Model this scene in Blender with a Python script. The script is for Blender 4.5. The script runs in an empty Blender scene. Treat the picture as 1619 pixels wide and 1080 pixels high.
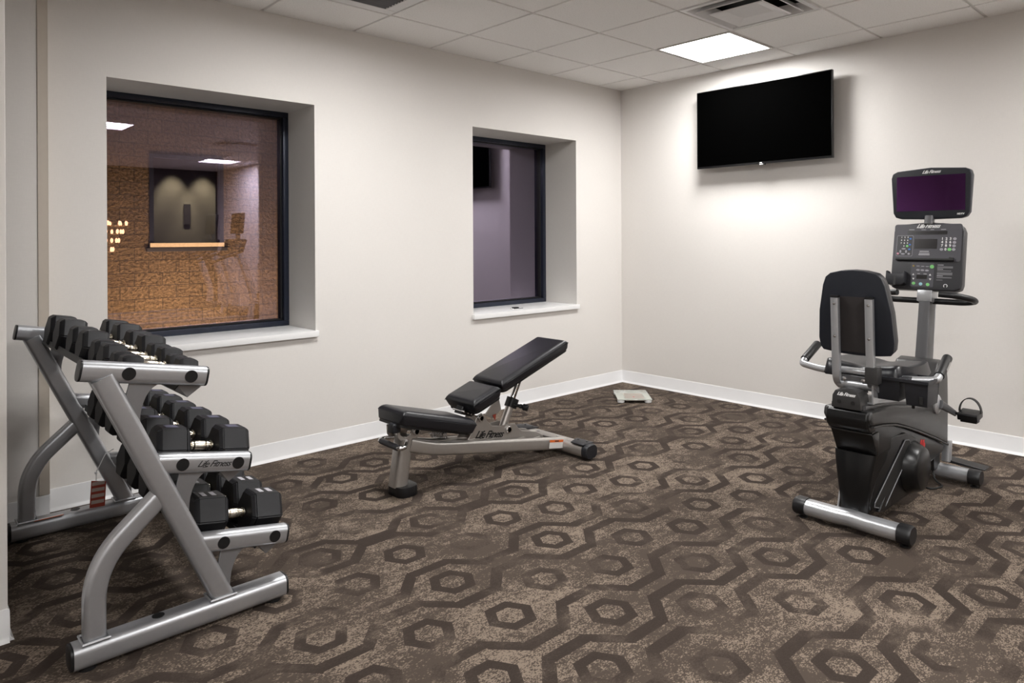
import bpy, bmesh, math, random
from math import sin, cos, pi, radians, atan2, sqrt
from mathutils import Vector, Matrix
random.seed(7)
scene = bpy.context.scene
COL = scene.collection

# ------------------------------------------------------------------ render look
scene.view_settings.view_transform = 'Standard'
scene.view_settings.look = 'None'
scene.view_settings.gamma = 1.0
scene.view_settings.use_curve_mapping = False
scene.view_settings.exposure = 0.12

# ------------------------------------------------------------------ node helpers
class NT:
    def __init__(s, mat):
        s.t = mat.node_tree; s.n = s.t.nodes; s.l = s.t.links
    def new(s, typ, **kw):
        nd = s.n.new(typ)
        for k, v in kw.items(): setattr(nd, k, v)
        return nd
    def put(s, sock, v):
        if hasattr(v, 'is_output') or isinstance(v, bpy.types.NodeSocket): s.l.new(v, sock)
        elif v is not None: sock.default_value = v
    def math(s, op, a, b=None, c=None, clamp=False):
        nd = s.new('ShaderNodeMath', operation=op); nd.use_clamp = clamp
        s.put(nd.inputs[0], a)
        if b is not None: s.put(nd.inputs[1], b)
        if c is not None: s.put(nd.inputs[2], c)
        return nd.outputs[0]
    def mix(s, f, a, b):
        nd = s.new('ShaderNodeMix', data_type='RGBA')
        s.put(nd.inputs[0], f); s.put(nd.inputs[6], a); s.put(nd.inputs[7], b)
        return nd.outputs[2]
    def noise(s, vec, scale, detail=2.0, rough=.5):
        nd = s.new('ShaderNodeTexNoise'); s.put(nd.inputs['Vector'], vec)
        nd.inputs['Scale'].default_value = scale; nd.inputs['Detail'].default_value = detail
        nd.inputs['Roughness'].default_value = rough
        return nd.outputs['Fac']
    def scalev(s, vec, v):
        nd = s.new('ShaderNodeVectorMath', operation='MULTIPLY'); s.put(nd.inputs[0], vec); nd.inputs[1].default_value = v
        return nd.outputs[0]
    def ramp(s, f, stops):
        nd = s.new('ShaderNodeValToRGB'); s.put(nd.inputs[0], f)
        e = nd.color_ramp.elements
        while len(e) < len(stops): e.new(.5)
        for el, (p, c) in zip(e, stops): el.position = p; el.color = c if len(c) == 4 else (*c, 1)
        return nd.outputs[0]
    def bump(s, h, strength=.2, dist=.002):
        nd = s.new('ShaderNodeBump'); nd.inputs['Strength'].default_value = strength
        nd.inputs['Distance'].default_value = dist; s.put(nd.inputs['Height'], h)
        return nd.outputs[0]

def rgb(r, g, b):
    f = lambda c: ((c/255+.055)/1.055)**2.4 if c > 10 else c/255/12.92
    return (f(r), f(g), f(b), 1)

MATS = {}
def mat(name, color, rough=.5, metal=0.0, noise=0.0, nscale=40, bump=0.0, bscale=300, spec=.5, coat=0.0, emit=None, estr=0, aniso=None, tint=None):
    if name in MATS: return MATS[name]
    m = bpy.data.materials.new(name); m.use_nodes = True; MATS[name] = m
    k = NT(m); p = k.n['Principled BSDF']
    p.inputs['Roughness'].default_value = rough; p.inputs['Metallic'].default_value = metal
    p.inputs['Specular IOR Level'].default_value = spec
    p.inputs['Coat Weight'].default_value = coat
    if tint: p.inputs['Specular Tint'].default_value = tint
    p.inputs['Base Color'].default_value = color
    tc = k.new('ShaderNodeTexCoord').outputs['Object']
    if noise:
        f = k.noise(tc, nscale, 3)
        c2 = tuple(c*(1-noise) for c in color[:3])+(1,); c3 = tuple(min(1, c*(1+noise)) for c in color[:3])+(1,)
        k.put(p.inputs['Base Color'], k.mix(f, c2, c3))
    if bump:
        k.put(p.inputs['Normal'], k.bump(k.noise(tc, bscale, 2), bump, .001))
    if emit:
        p.inputs['Emission Color'].default_value = emit; p.inputs['Emission Strength'].default_value = estr
    return m

# ------------------------------------------------------------------ materials
WALLC = (.75, .722, .694)
def wall_material():
    m = bpy.data.materials.new('woven_wallcovering'); m.use_nodes = True
    k = NT(m); p = k.n['Principled BSDF']
    tc = k.new('ShaderNodeTexCoord').outputs['Object']
    fine = k.noise(k.scalev(tc, (1, 1, .12)), 260, 2)
    fine2 = k.noise(k.scalev(tc, (.12, .12, 1)), 260, 2)
    big = k.noise(tc, 2.2, 3)
    t = k.math('ADD', k.math('MULTIPLY', k.math('ADD', fine, fine2), .35), k.math('MULTIPLY', big, .3))
    c = k.mix(t, tuple(v*.92 for v in WALLC)+(1,), tuple(v*1.08 for v in WALLC)+(1,))
    k.put(p.inputs['Base Color'], c)
    p.inputs['Roughness'].default_value = .62; p.inputs['Specular IOR Level'].default_value = .3
    k.put(p.inputs['Normal'], k.bump(k.math('ADD', fine, fine2), .12, .0006))
    return m
M_WALL = wall_material()

def carpet_material():
    m = bpy.data.materials.new('hexagon_carpet'); m.use_nodes = True
    k = NT(m); p = k.n['Principled BSDF']
    tc = k.new('ShaderNodeTexCoord').outputs['Object']
    sx = k.new('ShaderNodeSeparateXYZ'); k.put(sx.inputs[0], tc)
    X, Y = sx.outputs[0], sx.outputs[1]
    PX = .2735
    u = k.math('DIVIDE', k.math('ADD', X, 2.61), PX)
    c = k.math('ROUND', u)
    dx = k.math('ABSOLUTE', k.math('MULTIPLY', k.math('SUBTRACT', u, c), PX))
    par = k.math('ABSOLUTE', k.math('MODULO', c, 2.0))
    par = k.math('GREATER_THAN', par, .5)                     # 0: column of the high crest, 1: the other
    sgn = k.math('SUBTRACT', 1.0, k.math('MULTIPLY', par, 2.0))
    w = k.math('MULTIPLY', sgn, k.math('DIVIDE', k.math('SUBTRACT', PX/2, dx), .0518, clamp=True))
    aw = k.math('MULTIPLY', w, .0535)
    y1 = k.math('SUBTRACT', Y, aw); y2 = k.math('ADD', Y, aw)
    plus = [-4.20, -3.28, -2.774, -2.374, -2.018, -1.30, -.535]
    minus = [-4.62, -3.84, -3.48, -3.07, -2.578, -1.82, -1.45, -1.09, -.735, -.34]
    d = None
    for lst, yy in ((plus, y1), (minus, y2)):
        for v in lst:
            q = k.math('ABSOLUTE', k.math('SUBTRACT', yy, v))
            d = q if d is None else k.math('MINIMUM', d, q)
    hw = k.math('ADD', .024, k.math('MULTIPLY', k.math('GREATER_THAN', dx, .085), .009))
    band = k.math('LESS_THAN', d, hw)
    odd = [-.20, -.56, -.91, -1.375, -1.68, -2.146, -2.478, -2.91, -3.372, -3.66, -4.0, -4.4]
    even = [-.45, -.84, -1.193, -1.59, -1.917, -2.25, -2.675, -3.175, -3.60, -4.0, -4.4]
    def near(lst):
        r = None
        for v in lst:
            q = k.math('ABSOLUTE', k.math('SUBTRACT', Y, v))
            r = q if r is None else k.math('MINIMUM', r, q)
        return r
    dyo, dye = near(odd), near(even)
    dy = k.math('ADD', k.math('MULTIPLY', dyo, k.math('SUBTRACT', 1.0, par)), k.math('MULTIPLY', dye, par))
    hexd = k.math('MAXIMUM', dy, k.math('ADD', k.math('MULTIPLY', dx, .86), k.math('MULTIPLY', dy, .5)))
    ring = k.math('MULTIPLY', k.math('LESS_THAN', hexd, .084), k.math('GREATER_THAN', hexd, .046))
    shape = k.math('MAXIMUM', band, ring)
    # worn, heathered yarn: coarse patches broken up by single tufts
    tuft = k.new('ShaderNodeTexWhiteNoise', noise_dimensions='2D')
    sn = k.new('ShaderNodeVectorMath', operation='SNAP'); k.put(sn.inputs[0], tc); sn.inputs[1].default_value = (.0055, .0032, 1)
    k.put(tuft.inputs['Vector'], sn.outputs[0])
    tf = tuft.outputs['Value']
    n1 = k.noise(tc, 4.2, 4, .65)
    n2 = k.noise(k.scalev(tc, (1, 1.6, 1)), 23, 3, .6)
    t = k.math('ADD', k.math('ADD', k.math('MULTIPLY', n1, .75), k.math('MULTIPLY', n2, .5)), k.math('MULTIPLY', k.math('SUBTRACT', tf, .5), .30))
    pat = k.noise(tc, 1.5, 2)
    t = k.math('ADD', t, k.math('MULTIPLY', k.math('SUBTRACT', pat, .5), .45))
    tan = k.math('MULTIPLY', k.math('SUBTRACT', t, .635), 9.0, clamp=True)
    wear = k.noise(tc, 3.0, 3, .6)
    wr = k.math('ADD', wear, k.math('MULTIPLY', k.math('SUBTRACT', tf, .5), .14))
    keep = k.math('MULTIPLY', k.math('SUBTRACT', wr, .365), 7.0, clamp=True)
    shp = k.math('MULTIPLY', shape, keep)
    base = k.mix(tan, rgb(73, 64, 57), rgb(124, 111, 99))
    dark = k.mix(k.math('MULTIPLY', tf, .6), rgb(53, 45, 40), rgb(61, 53, 48))
    col = k.mix(shp, base, dark)
    k.put(p.inputs['Base Color'], col)
    p.inputs['Roughness'].default_value = .95; p.inputs['Specular IOR Level'].default_value = .12
    k.put(p.inputs['Normal'], k.bump(tf, .35, .0015))
    return m
M_CARPET = carpet_material()

def tile_material():
    m = bpy.data.materials.new('mineral_fibre_tile'); m.use_nodes = True
    k = NT(m); p = k.n['Principled BSDF']
    tc = k.new('ShaderNodeTexCoord').outputs['Object']
    n = k.noise(tc, 130, 4, .7)
    k.put(p.inputs['Base Color'], k.ramp(n, [(.30, (.68, .66, .64)), (.44, (.90, .885, .87)), (1, (.93, .915, .90))]))
    p.inputs['Roughness'].default_value = .9
    k.put(p.inputs['Normal'], k.bump(n, .35, .002))
    return m
M_TILE = tile_material()
M_GRID = mat('ceiling_grid_paint', (.70, .68, .66, 1), .6, noise=.04)
M_BASE = mat('white_vinyl_base', (.84, .84, .85, 1), .38, noise=.03, nscale=8)
M_SILL = mat('white_solid_surface', (.86, .86, .86, 1), .3, noise=.02)
M_TRIM = mat('beige_corner_guard', (.56, .50, .43, 1), .4, noise=.03)
M_FRAME = mat('navy_anodised_frame', (.020, .025, .042, 1), .3, metal=.3, noise=.1)
M_SILVER = mat('silver_powdercoat', (.48, .49, .515, 1), .37, metal=.75, noise=.05, nscale=60, bump=.04, bscale=900)
M_SILVER2 = mat('champagne_powdercoat', (.46, .435, .41, 1), .36, metal=.75, noise=.05, nscale=60, bump=.04, bscale=900)
M_PLATE = mat('grey_rack_plate', (.27, .27, .28, 1), .42, metal=.6, noise=.06)
M_CHROME = mat('chrome_knurl', (.72, .66, .56, 1), .2, metal=1.0, noise=.1, nscale=500, bump=.25, bscale=1500)
M_POLISH = mat('polished_steel', (.62, .62, .63, 1), .18, metal=1.0, noise=.05)
M_RUBBER = mat('black_rubber', (.009, .009, .011, 1), .5, spec=.35, noise=.15, nscale=120, bump=.08, bscale=700)
M_RUBBER_B = mat('bluish_black_rubber', (.022, .022, .026, 1), .42, noise=.12, nscale=120, bump=.06, bscale=700)
M_CAP = mat('black_plastic_cap', (.008, .008, .009, 1), .42, spec=.4, noise=.1)
M_BLUECAP = mat('charcoal_plastic', (.014, .0145, .018, 1), .45, spec=.4, noise=.1, bump=.05)
M_VINYL = mat('black_vinyl', (.010, .010, .013, 1), .36, spec=.45, noise=.1, nscale=25, bump=.07, bscale=500)
M_MARK = mat('pale_print', (.45, .44, .47, 1), .6, noise=.1)
M_WHITE = mat('white_print', (.85, .85, .85, 1), .5, noise=.02)
M_INK = mat('black_ink', (.008, .008, .008, 1), .5, noise=.05)
M_ORANGE = mat('orange_label', (.75, .16, .03, 1), .5, noise=.05)
M_RED = mat('red_print', (.62, .02, .02, 1), .45, noise=.05)
M_REDTAG = mat('rust_red_tag', (.30, .045, .025, 1), .5, noise=.1)
M_LABEL = mat('white_label', (.72, .70, .68, 1), .5, noise=.03)
M_GREY = mat('grey_plastic', (.16, .16, .17, 1), .45, noise=.06)
M_BIKEGREY = mat('graphite_shroud', (.034, .033, .033, 1), .36, spec=.4, noise=.08, nscale=15, bump=.03, bscale=600)
M_BIKEBLACK = mat('gloss_black_shroud', (.006, .006, .0065, 1), .3, spec=.35, noise=.1, nscale=15, bump=.02, bscale=600)
M_BIKEBLUE = mat('blue_black_shell', (.012, .014, .020, 1), .42, spec=.4, noise=.08, bump=.05, bscale=700)
M_BIKESILVER = mat('light_silver_paint', (.50, .51, .53, 1), .32, metal=.7, noise=.04)
M_BIKESILVER_D = mat('dark_and_shaded_silver', (.12, .12, .125, 1), .4, metal=.5, noise=.04)  # darker silver; on the mast it holds the face's shade in the colour
M_CONS = mat('console_charcoal', (.022, .022, .026, 1), .4, noise=.06, bump=.04, bscale=900)
M_CONS2 = mat('console_panel', (.058, .056, .068, 1), .42, noise=.05)
M_LCD = mat('display_glass', (.012, .010, .011, 1), .2, noise=.1)
M_SCREEN = mat('tv_screen', (.0006, .0006, .0006, 1), .35, spec=.0, noise=.1)
M_BEZEL = mat('tv_bezel', (.004, .004, .005, 1), .3, noise=.1)
M_PURPLE = mat('bike_screen', (.010, .004, .012, 1), .06, spec=1.0, noise=.05, tint=(.55, .2, .75, 1), coat=0)
M_PURPLE.node_tree.nodes['Principled BSDF'].inputs['IOR'].default_value = 2.0
M_GREEN = mat('green_button', (.22, .62, .20, 1), .5, noise=.04)
M_BLUEB = mat('blue_button', (.07, .22, .65, 1), .5, noise=.04)
M_CYAN = mat('pale_blue_button', (.35, .62, .70, 1), .5, noise=.04)
M_PINK = mat('pink_button', (.75, .32, .42, 1), .5, noise=.04)
M_OVAL = mat('grey_button', (.36, .35, .39, 1), .5, noise=.04)
M_DARKBROWN = mat('dark_brown_fabric', (.018, .014, .014, 1), .7, noise=.2, bump=.1)
M_DUCT = mat('dark_duct', (.01, .009, .009, 1), .8, noise=.2)
M_DIFF = mat('diffuser_paint', (.78, .77, .77, 1), .35, noise=.03)
M_BULB = mat('warm_bulb', (1, .8, .5, 1), .5, emit=(1, .55, .22, 1), estr=9)
M_BRASS = mat('aged_brass', (.5, .36, .18, 1), .3, metal=1, noise=.1)
M_LIGHT = mat('troffer_diffuser', (.9, .9, .9, 1), .5, emit=(1, .99, .975, 1), estr=50)
M_DARKWALL = mat('dark_accent_wall', (.05, .042, .04, 1), .6, noise=.15)
M_ZIP = mat('white_nylon', (.65, .65, .66, 1), .4, noise=.03)

def glass_material(name, refl_tint, trans, ior):
    m = bpy.data.materials.new(name); m.use_nodes = True
    k = NT(m); k.n.remove(k.n['Principled BSDF']); out = k.n['Material Output']
    tr = k.new('ShaderNodeBsdfTransparent'); tr.inputs[0].default_value = trans
    gl = k.new('ShaderNodeBsdfGlossy'); gl.inputs['Color'].default_value = refl_tint; gl.inputs['Roughness'].default_value = .004
    fr = k.new('ShaderNodeFresnel'); fr.inputs['IOR'].default_value = ior
    tc = k.new('ShaderNodeTexCoord').outputs['Object']
    mx = k.new('ShaderNodeMixShader'); k.l.new(fr.outputs[0], mx.inputs[0]); k.l.new(tr.outputs[0], mx.inputs[1]); k.l.new(gl.outputs[0], mx.inputs[2])
    k.l.new(mx.outputs[0], out.inputs[0]); return m
M_GLASS = glass_material('coated_window_glass', (.86, .78, 1.0, 1), (.92, .88, .92, 1), 2.15)
M_GLASS2 = glass_material('raised_reflection_window_glass', (.86, .76, 1.0, 1), (.70, .66, .72, 1), 3.2)  # same window glass, reflectance raised to brighten the narrow window's reflection
def scale_glass():
    m = bpy.data.materials.new('green_tinted_glass'); m.use_nodes = True
    k = NT(m); p = k.n['Principled BSDF']
    tc = k.new('ShaderNodeTexCoord').outputs['Object']
    k.put(p.inputs['Base Color'], k.mix(k.noise(tc, 12, 2), (.58, .61, .55, 1), (.66, .68, .62, 1)))
    p.inputs['Roughness'].default_value = .08; p.inputs['Alpha'].default_value = .7
    return m
M_SCALE = scale_glass()

def block_material():
    m = bpy.data.materials.new('split_face_block'); m.use_nodes = True
    k = NT(m); p = k.n['Principled BSDF']
    tc = k.new('ShaderNodeTexCoord').outputs['Object']
    sx = k.new('ShaderNodeSeparateXYZ'); k.put(sx.inputs[0], tc)
    cb = k.new('ShaderNodeCombineXYZ'); k.put(cb.inputs[0], sx.outputs[0]); k.put(cb.inputs[1], sx.outputs[2])
    br = k.new('ShaderNodeTexBrick'); k.put(br.inputs['Vector'], cb.outputs[0])
    br.inputs['Scale'].default_value = 1.0; br.inputs['Brick Width'].default_value = .406; br.inputs['Row Height'].default_value = .203
    br.inputs['Mortar Size'].default_value = .006; br.offset = .5
    br.inputs['Color1'].default_value = (.40, .27, .14, 1); br.inputs['Color2'].default_value = (.29, .19, .095, 1); br.inputs['Mortar'].default_value = (.10, .075, .05, 1)
    n = k.noise(tc, 22, 5, .65); n2 = k.noise(tc, 4, 3)
    c = k.mix(k.math('MULTIPLY', k.math('SUBTRACT', n, .32), 2.6, clamp=True), (.07, .045, .02, 1), br.outputs['Color'])
    k.put(p.inputs['Base Color'], c); p.inputs['Roughness'].default_value = .95
    h = k.math('ADD', k.math('MULTIPLY', n, 1.6), k.math('MULTIPLY', br.outputs['Fac'], -.8))
    k.put(p.inputs['Normal'], k.bump(h, 1.0, .13))
    return m
M_BLOCK = block_material()

# ------------------------------------------------------------------ mesh helpers (world coordinates)
def sm(v): return Vector(v)
def rrect(w, h, r, n=4):
    r = min(r, w/2-1e-5, h/2-1e-5); pts = []
    for cx, cy, a0 in ((w/2-r, h/2-r, 0), (-w/2+r, h/2-r, 90), (-w/2+r, -h/2+r, 180), (w/2-r, -h/2+r, 270)):
        for i in range(n+1):
            a = radians(a0+90*i/n); pts.append((cx+r*cos(a), cy+r*sin(a)))
    return pts
def circ(r, n=16): return [(r*cos(2*pi*i/n), r*sin(2*pi*i/n)) for i in range(n)]
def fillet(pts, r, n=6):
    pts = [Vector(p) for p in pts]; out = [pts[0]]
    for i in range(1, len(pts)-1):
        a, b, c = pts[i-1], pts[i], pts[i+1]
        d1 = (a-b); d2 = (c-b); l = min(r, d1.length*.49, d2.length*.49)
        p1 = b+d1.normalized()*l; p2 = b+d2.normalized()*l
        for j in range(n+1):
            t = j/n; out.append(p1*(1-t)**2+b*2*t*(1-t)+p2*t*t)
    out.append(pts[-1]); return out
def sweep(bm, prof, path, side=None, closed=False, scales=None, cap=True):
    path = [Vector(p) for p in path]; rings = []; N = len(path); up = None
    for i, p in enumerate(path):
        if closed: t = (path[(i+1) % N]-path[i-1])
        else: t = path[min(i+1, N-1)]-path[max(i-1, 0)]
        t.normalize()
        if side is not None:
            s = Vector(side); s = (s-t*s.dot(t)).normalized()
        else:
            if up is None:
                up = Vector((0, 0, 1)) if abs(t.z) < .9 else Vector((1, 0, 0))
            s = (up-t*up.dot(t)).normalized(); up = s
        nrm = s.cross(t)
        k = scales[i] if scales else 1
        rings.append([bm.verts.new(p+nrm*(a*k)+s*(b*k)) for a, b in prof])
    M = len(prof); rng = N if closed else N-1
    for i in range(rng):
        A, B = rings[i], rings[(i+1) % N]
        for j in range(M): bm.faces.new((A[j], A[(j+1) % M], B[(j+1) % M], B[j]))
    if cap and not closed:
        bm.faces.new(rings[0][::-1]); bm.faces.new(rings[-1])
def box(bm, lo, hi, mtx=None):
    x0, y0, z0 = lo; x1, y1, z1 = hi
    v = [bm.verts.new(p) for p in ((x0, y0, z0), (x1, y0, z0), (x1, y1, z0), (x0, y1, z0), (x0, y0, z1), (x1, y0, z1), (x1, y1, z1), (x0, y1, z1))]
    if mtx:
        for q in v: q.co = mtx @ q.co
    for f in ((0, 3, 2, 1), (4, 5, 6, 7), (0, 1, 5, 4), (1, 2, 6, 5), (2, 3, 7, 6), (3, 0, 4, 7)): bm.faces.new([v[i] for i in f])
    return v
def cbox(bm, c, s, mtx=None):
    box(bm, [c[i]-s[i]/2 for i in range(3)], [c[i]+s[i]/2 for i in range(3)], mtx)
def bevel(bm, r, seg=3, ang=30):
    bm.normal_update()
    es = [e for e in bm.edges if len(e.link_faces) == 2 and e.calc_face_angle(0) > radians(ang)]
    bmesh.ops.bevel(bm, geom=es, offset=r, segments=seg, profile=.6, affect='EDGES', clamp_overlap=True)
def rbox(c, s, r, seg=3, mtx=None):
    bm = bmesh.new(); cbox(bm, c, s); bevel(bm, r, seg)
    if mtx: bm.transform(mtx)
    return bm
def prism(bm, outline, a0, a1, axis='y', mtx=None):
    """outline of 2D points; extruded between a0 and a1 along axis ('y': points are x,z; 'x': points are y,z; 'z': points are x,y)"""
    def P(p, a):
        v = {'y': (p[0], a, p[1]), 'x': (a, p[0], p[1]), 'z': (p[0], p[1], a)}[axis]
        return mtx @ Vector(v) if mtx else v
    A = [bm.verts.new(P(p, a0)) for p in outline]; B = [bm.verts.new(P(p, a1)) for p in outline]
    n = len(outline)
    for i in range(n): bm.faces.new((A[i], A[(i+1) % n], B[(i+1) % n], B[i]))
    bm.faces.new(A[::-1]); bm.faces.new(B)
def cyl(bm, a, b, r, n=20, r2=None):
    sweep(bm, circ(1, n), [a, b], scales=[r, r if r2 is None else r2])
def lathe(bm, prof, a, d, n=20):
    """prof: (distance along d, radius)"""
    a = Vector(a); d = Vector(d).normalized()
    sweep(bm, circ(1, n), [a+d*t for t, _ in prof], scales=[max(r, 1e-5) for _, r in prof])
def sphere(bm, c, r, seg=12, sz=(1, 1, 1)):
    bmesh.ops.create_uvsphere(bm, u_segments=seg, v_segments=seg//2+2, radius=r, matrix=Matrix.Translation(c) @ Matrix.Diagonal((*sz, 1)))

def root_loc(p):
    while p.parent: p = p.parent
    return p.location.copy()
def obj(name, bm, m, parent=None, ang=35, smooth=True, local=False):
    me = bpy.data.meshes.new(name)
    bmesh.ops.recalc_face_normals(bm, faces=bm.faces[:])
    if parent is not None and not local: bm.transform(Matrix.Translation(-root_loc(parent)))
    bm.to_mesh(me); bm.free()
    if smooth:
        me.polygons.foreach_set('use_smooth', [True]*len(me.polygons)); me.set_sharp_from_angle(angle=radians(ang))
    o = bpy.data.objects.new(name, me); COL.objects.link(o)
    if m: me.materials.append(m)
    if parent is not None: o.parent = parent
    return o
def tag(o, label, cat, group=None):
    o['label'] = label; o['category'] = cat
    if group: o['group'] = group
    return o
def thing(name, label, cat, loc, group=None):
    o = bpy.data.objects.new(name, None); COL.objects.link(o); o.location = loc; o.empty_display_size = .1
    return tag(o, label, cat, group)
def struct(name, bm, m, parent=None, **kw):
    o = obj(name, bm, m, parent, **kw)
    if parent is None: o['kind'] = 'structure'
    return o
def text(name, s, size, mtx, m, parent, shear=0, extrude=.0006, align='CENTER', spacing=1.0, bold=0.0):
    cu = bpy.data.curves.new(name, 'FONT'); cu.body = s; cu.size = size; cu.shear = shear; cu.extrude = extrude
    cu.align_x = align; cu.align_y = 'CENTER'; cu.space_character = spacing; cu.offset = bold; cu.resolution_u = 3
    t = bpy.data.objects.new(name, cu); COL.objects.link(t)
    dg = bpy.context.evaluated_depsgraph_get()
    me = bpy.data.meshes.new_from_object(t.evaluated_get(dg)); COL.objects.unlink(t); bpy.data.objects.remove(t)
    bm = bmesh.new(); bm.from_mesh(me); bm.transform(mtx); bpy.data.meshes.remove(me)
    return obj(name, bm, m, parent, smooth=False)
def frame(o, right, up):
    r = Vector(right).normalized(); u = Vector(up).normalized(); n = r.cross(u)
    return Matrix(((r.x, u.x, n.x, o[0]), (r.y, u.y, n.y, o[1]), (r.z, u.z, n.z, o[2]), (0, 0, 0, 1)))
NB = bmesh.new
def logo(size, mtx, m, parent, bold=.0):
    """script wordmark with a long foot under the first letter"""
    o = text('lettering', 'Life Fitness', size, mtx, m, parent, shear=.55, spacing=.86, bold=bold)
    bm = NB(); w = size*2.35
    prism(bm, [(-w*.53, -size*.40), (-w*.28, -size*.33), (-w*.28, -size*.27), (-w*.50, -size*.33)], 0, .0008, 'z', mtx)
    obj('lettering', bm, m, parent, smooth=False)
    return o

# ================================================================== THE ROOM
H = 2.678; XL, YB = -6.6, -9.3; WD = .52
bm = NB(); box(bm, (XL-.1, YB-.1, -.06), (.1, .12, 0)); struct('floor', bm, M_CARPET, smooth=False)
W1 = (-4.173, -3.028); W2 = (-1.757, -.6125); ZS, ZT = .717, 2.163
bm = NB()
box(bm, (XL, 0, 0), (W1[0], WD, H+.1)); box(bm, (W1[1], 0, 0), (W2[0], WD, H+.1)); box(bm, (W2[1], 0, 0), (.15, WD, H+.1))
for a, b in (W1, W2):
    box(bm, (a, 0, 0), (b, WD, ZS)); box(bm, (a, 0, ZT), (b, WD, H+.1))
struct('wall_left', bm, M_WALL, smooth=False)
bm = NB(); box(bm, (0, YB, 0), (.15, 0, H+.1)); struct('wall_right', bm, M_WALL, smooth=False)
bm = NB(); box(bm, (XL-.1, YB-.1, 0), (.15, YB, H+.1)); struct('wall_rear', bm, M_DARKWALL, smooth=False)
bm = NB(); box(bm, (XL-.1, YB, 0), (XL, 0, H+.1)); struct('wall_side', bm, M_WALL, smooth=False)
# shallow chase behind the dumbbell rack, with a corner guard
bm = NB(); box(bm, (XL, -.085, 0), (-4.443, 0, H)); struct('wall_chase', bm, M_WALL, smooth=False)
bm = NB(); box(bm, (-4.482, -.089, .112), (-4.440, -.085, H)); box(bm, (-4.443, -.089, .112), (-4.439, 0, H)); bevel(bm, .0012, 1)
struct('trim_1', bm, M_TRIM)
# the end of the partition that hides the left end of the rack
bm = NB(); box(bm, (XL, -1.222, 0), (-4.738, -1.10, H)); bevel(bm, .004, 2); struct('wall_partition', bm, M_WALL)

def base_profile(): return [(0, 0), (.017, 0), (.016, .004), (.010, .010), (.006, .020), (.0045, .100), (.003, .108), (0, .108)]
def baseboard(name, a, b, n):
    """a, b: ends on the wall's face; n: into the room"""
    bm = NB(); a, b, n = Vector(a), Vector(b), Vector(n); A = []; B = []
    for d, z in base_profile():
        A.append(bm.verts.new(a+n*d+Vector((0, 0, z)))); B.append(bm.verts.new(b+n*d+Vector((0, 0, z))))
    k = len(A)
    for i in range(k): bm.faces.new((A[i], A[(i+1) % k], B[(i+1) % k], B[i]))
    bm.faces.new(A[::-1]); bm.faces.new(B)
    return struct(name, bm, M_BASE)
baseboard('baseboard_left', (-4.443, 0, 0), (0, 0, 0), (0, -1, 0))
baseboard('baseboard_right', (0, 0, 0), (0, YB, 0), (-1, 0, 0))
baseboard('baseboard_chase', (XL, -.085, 0), (-4.440, -.085, 0), (0, -1, 0))
baseboard('baseboard_partition', (XL, -1.222, 0), (-4.735, -1.222, 0), (0, -1, 0))
baseboard('baseboard_partition_end', (-4.738, -1.225, 0), (-4.738, -1.10, 0), (1, 0, 0))

# ---- suspended ceiling
TP = .6096; OX, OY = .3145, .4424
xs = [0]+[-(OX+TP*k) for k in range(11) if OX+TP*k < -XL]+[XL]
ys = [0]+[-(OY+TP*k) for k in range(16) if OY+TP*k < -YB]+[YB]
def cell(i, j):
    """ceiling cell i-th from the corner along x, j-th along y (0 = cut tile)"""
    return xs[i+1], xs[i], ys[j+1], ys[j]
lights = [(i, j) for i in (1, 5, 9) for j in (2, 7, 12) if (i, j) != (9, 2)]  # some unseen cells are added to brighten the room
vents = [(2, 3), (2, 8)]; grilles = [(5, 1)]
holes = set(lights+vents+grilles)
bm = NB()
for i in range(len(xs)-1):
    for j in range(len(ys)-1):
        if (i, j) in holes: continue
        x0, x1, y0, y1 = cell(i, j); g = .0085
        gx0 = g if i < len(xs)-2 else 0; gx1 = g if i > 0 else 0; gy0 = g if j < len(ys)-2 else 0; gy1 = g if j > 0 else 0
        v0 = [(x0+gx0, y0+gy0), (x1-gx1, y0+gy0), (x1-gx1, y1-gy1), (x0+gx0, y1-gy1)]
        b = .003; v1 = [(x0+gx0+b*(gx0 > 0), y0+gy0+b*(gy0 > 0)), (x1-gx1-b*(gx1 > 0), y0+gy0+b*(gy0 > 0)), (x1-gx1-b*(gx1 > 0), y1-gy1-b*(gy1 > 0)), (x0+gx0+b*(gx0 > 0), y1-gy1-b*(gy1 > 0))]
        a = [bm.verts.new((*p, H+.014)) for p in v0]; m_ = [bm.verts.new((*p, H+.002)) for p in v0]; c = [bm.verts.new((*p, H-.001)) for p in v1]
        for q in range(4):
            bm.faces.new((a[q], a[(q+1) % 4], m_[(q+1) % 4], m_[q])); bm.faces.new((m_[q], m_[(q+1) % 4], c[(q+1) % 4], c[q]))
        bm.faces.new(a); bm.faces.new(c[::-1])
struct('ceiling', bm, M_TILE, smooth=False)
bm = NB()
for x in xs[1:-1]: box(bm, (x-.012, YB, H+.006), (x+.012, 0, H+.03))
for y in ys[1:-1]:
    for i in range(len(xs)-1): box(bm, (xs[i+1]+.012 if i < len(xs)-2 else XL, y-.012, H+.0065), (xs[i]-.012 if i else 0, y+.012, H+.03))
struct('trim_2', bm, M_GRID, smooth=False)
bm = NB()
box(bm, (XL, -.022, H+.001), (0, 0, H+.004)); box(bm, (-.022, YB, H+.001), (0, -.022, H+.004))
struct('trim_3', bm, M_GRID, smooth=False)
bm = NB(); box(bm, (XL-.1, YB-.1, H+.20), (.15, .1, H+.25)); struct('ceiling_plenum', bm, M_DUCT, smooth=False)

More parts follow.
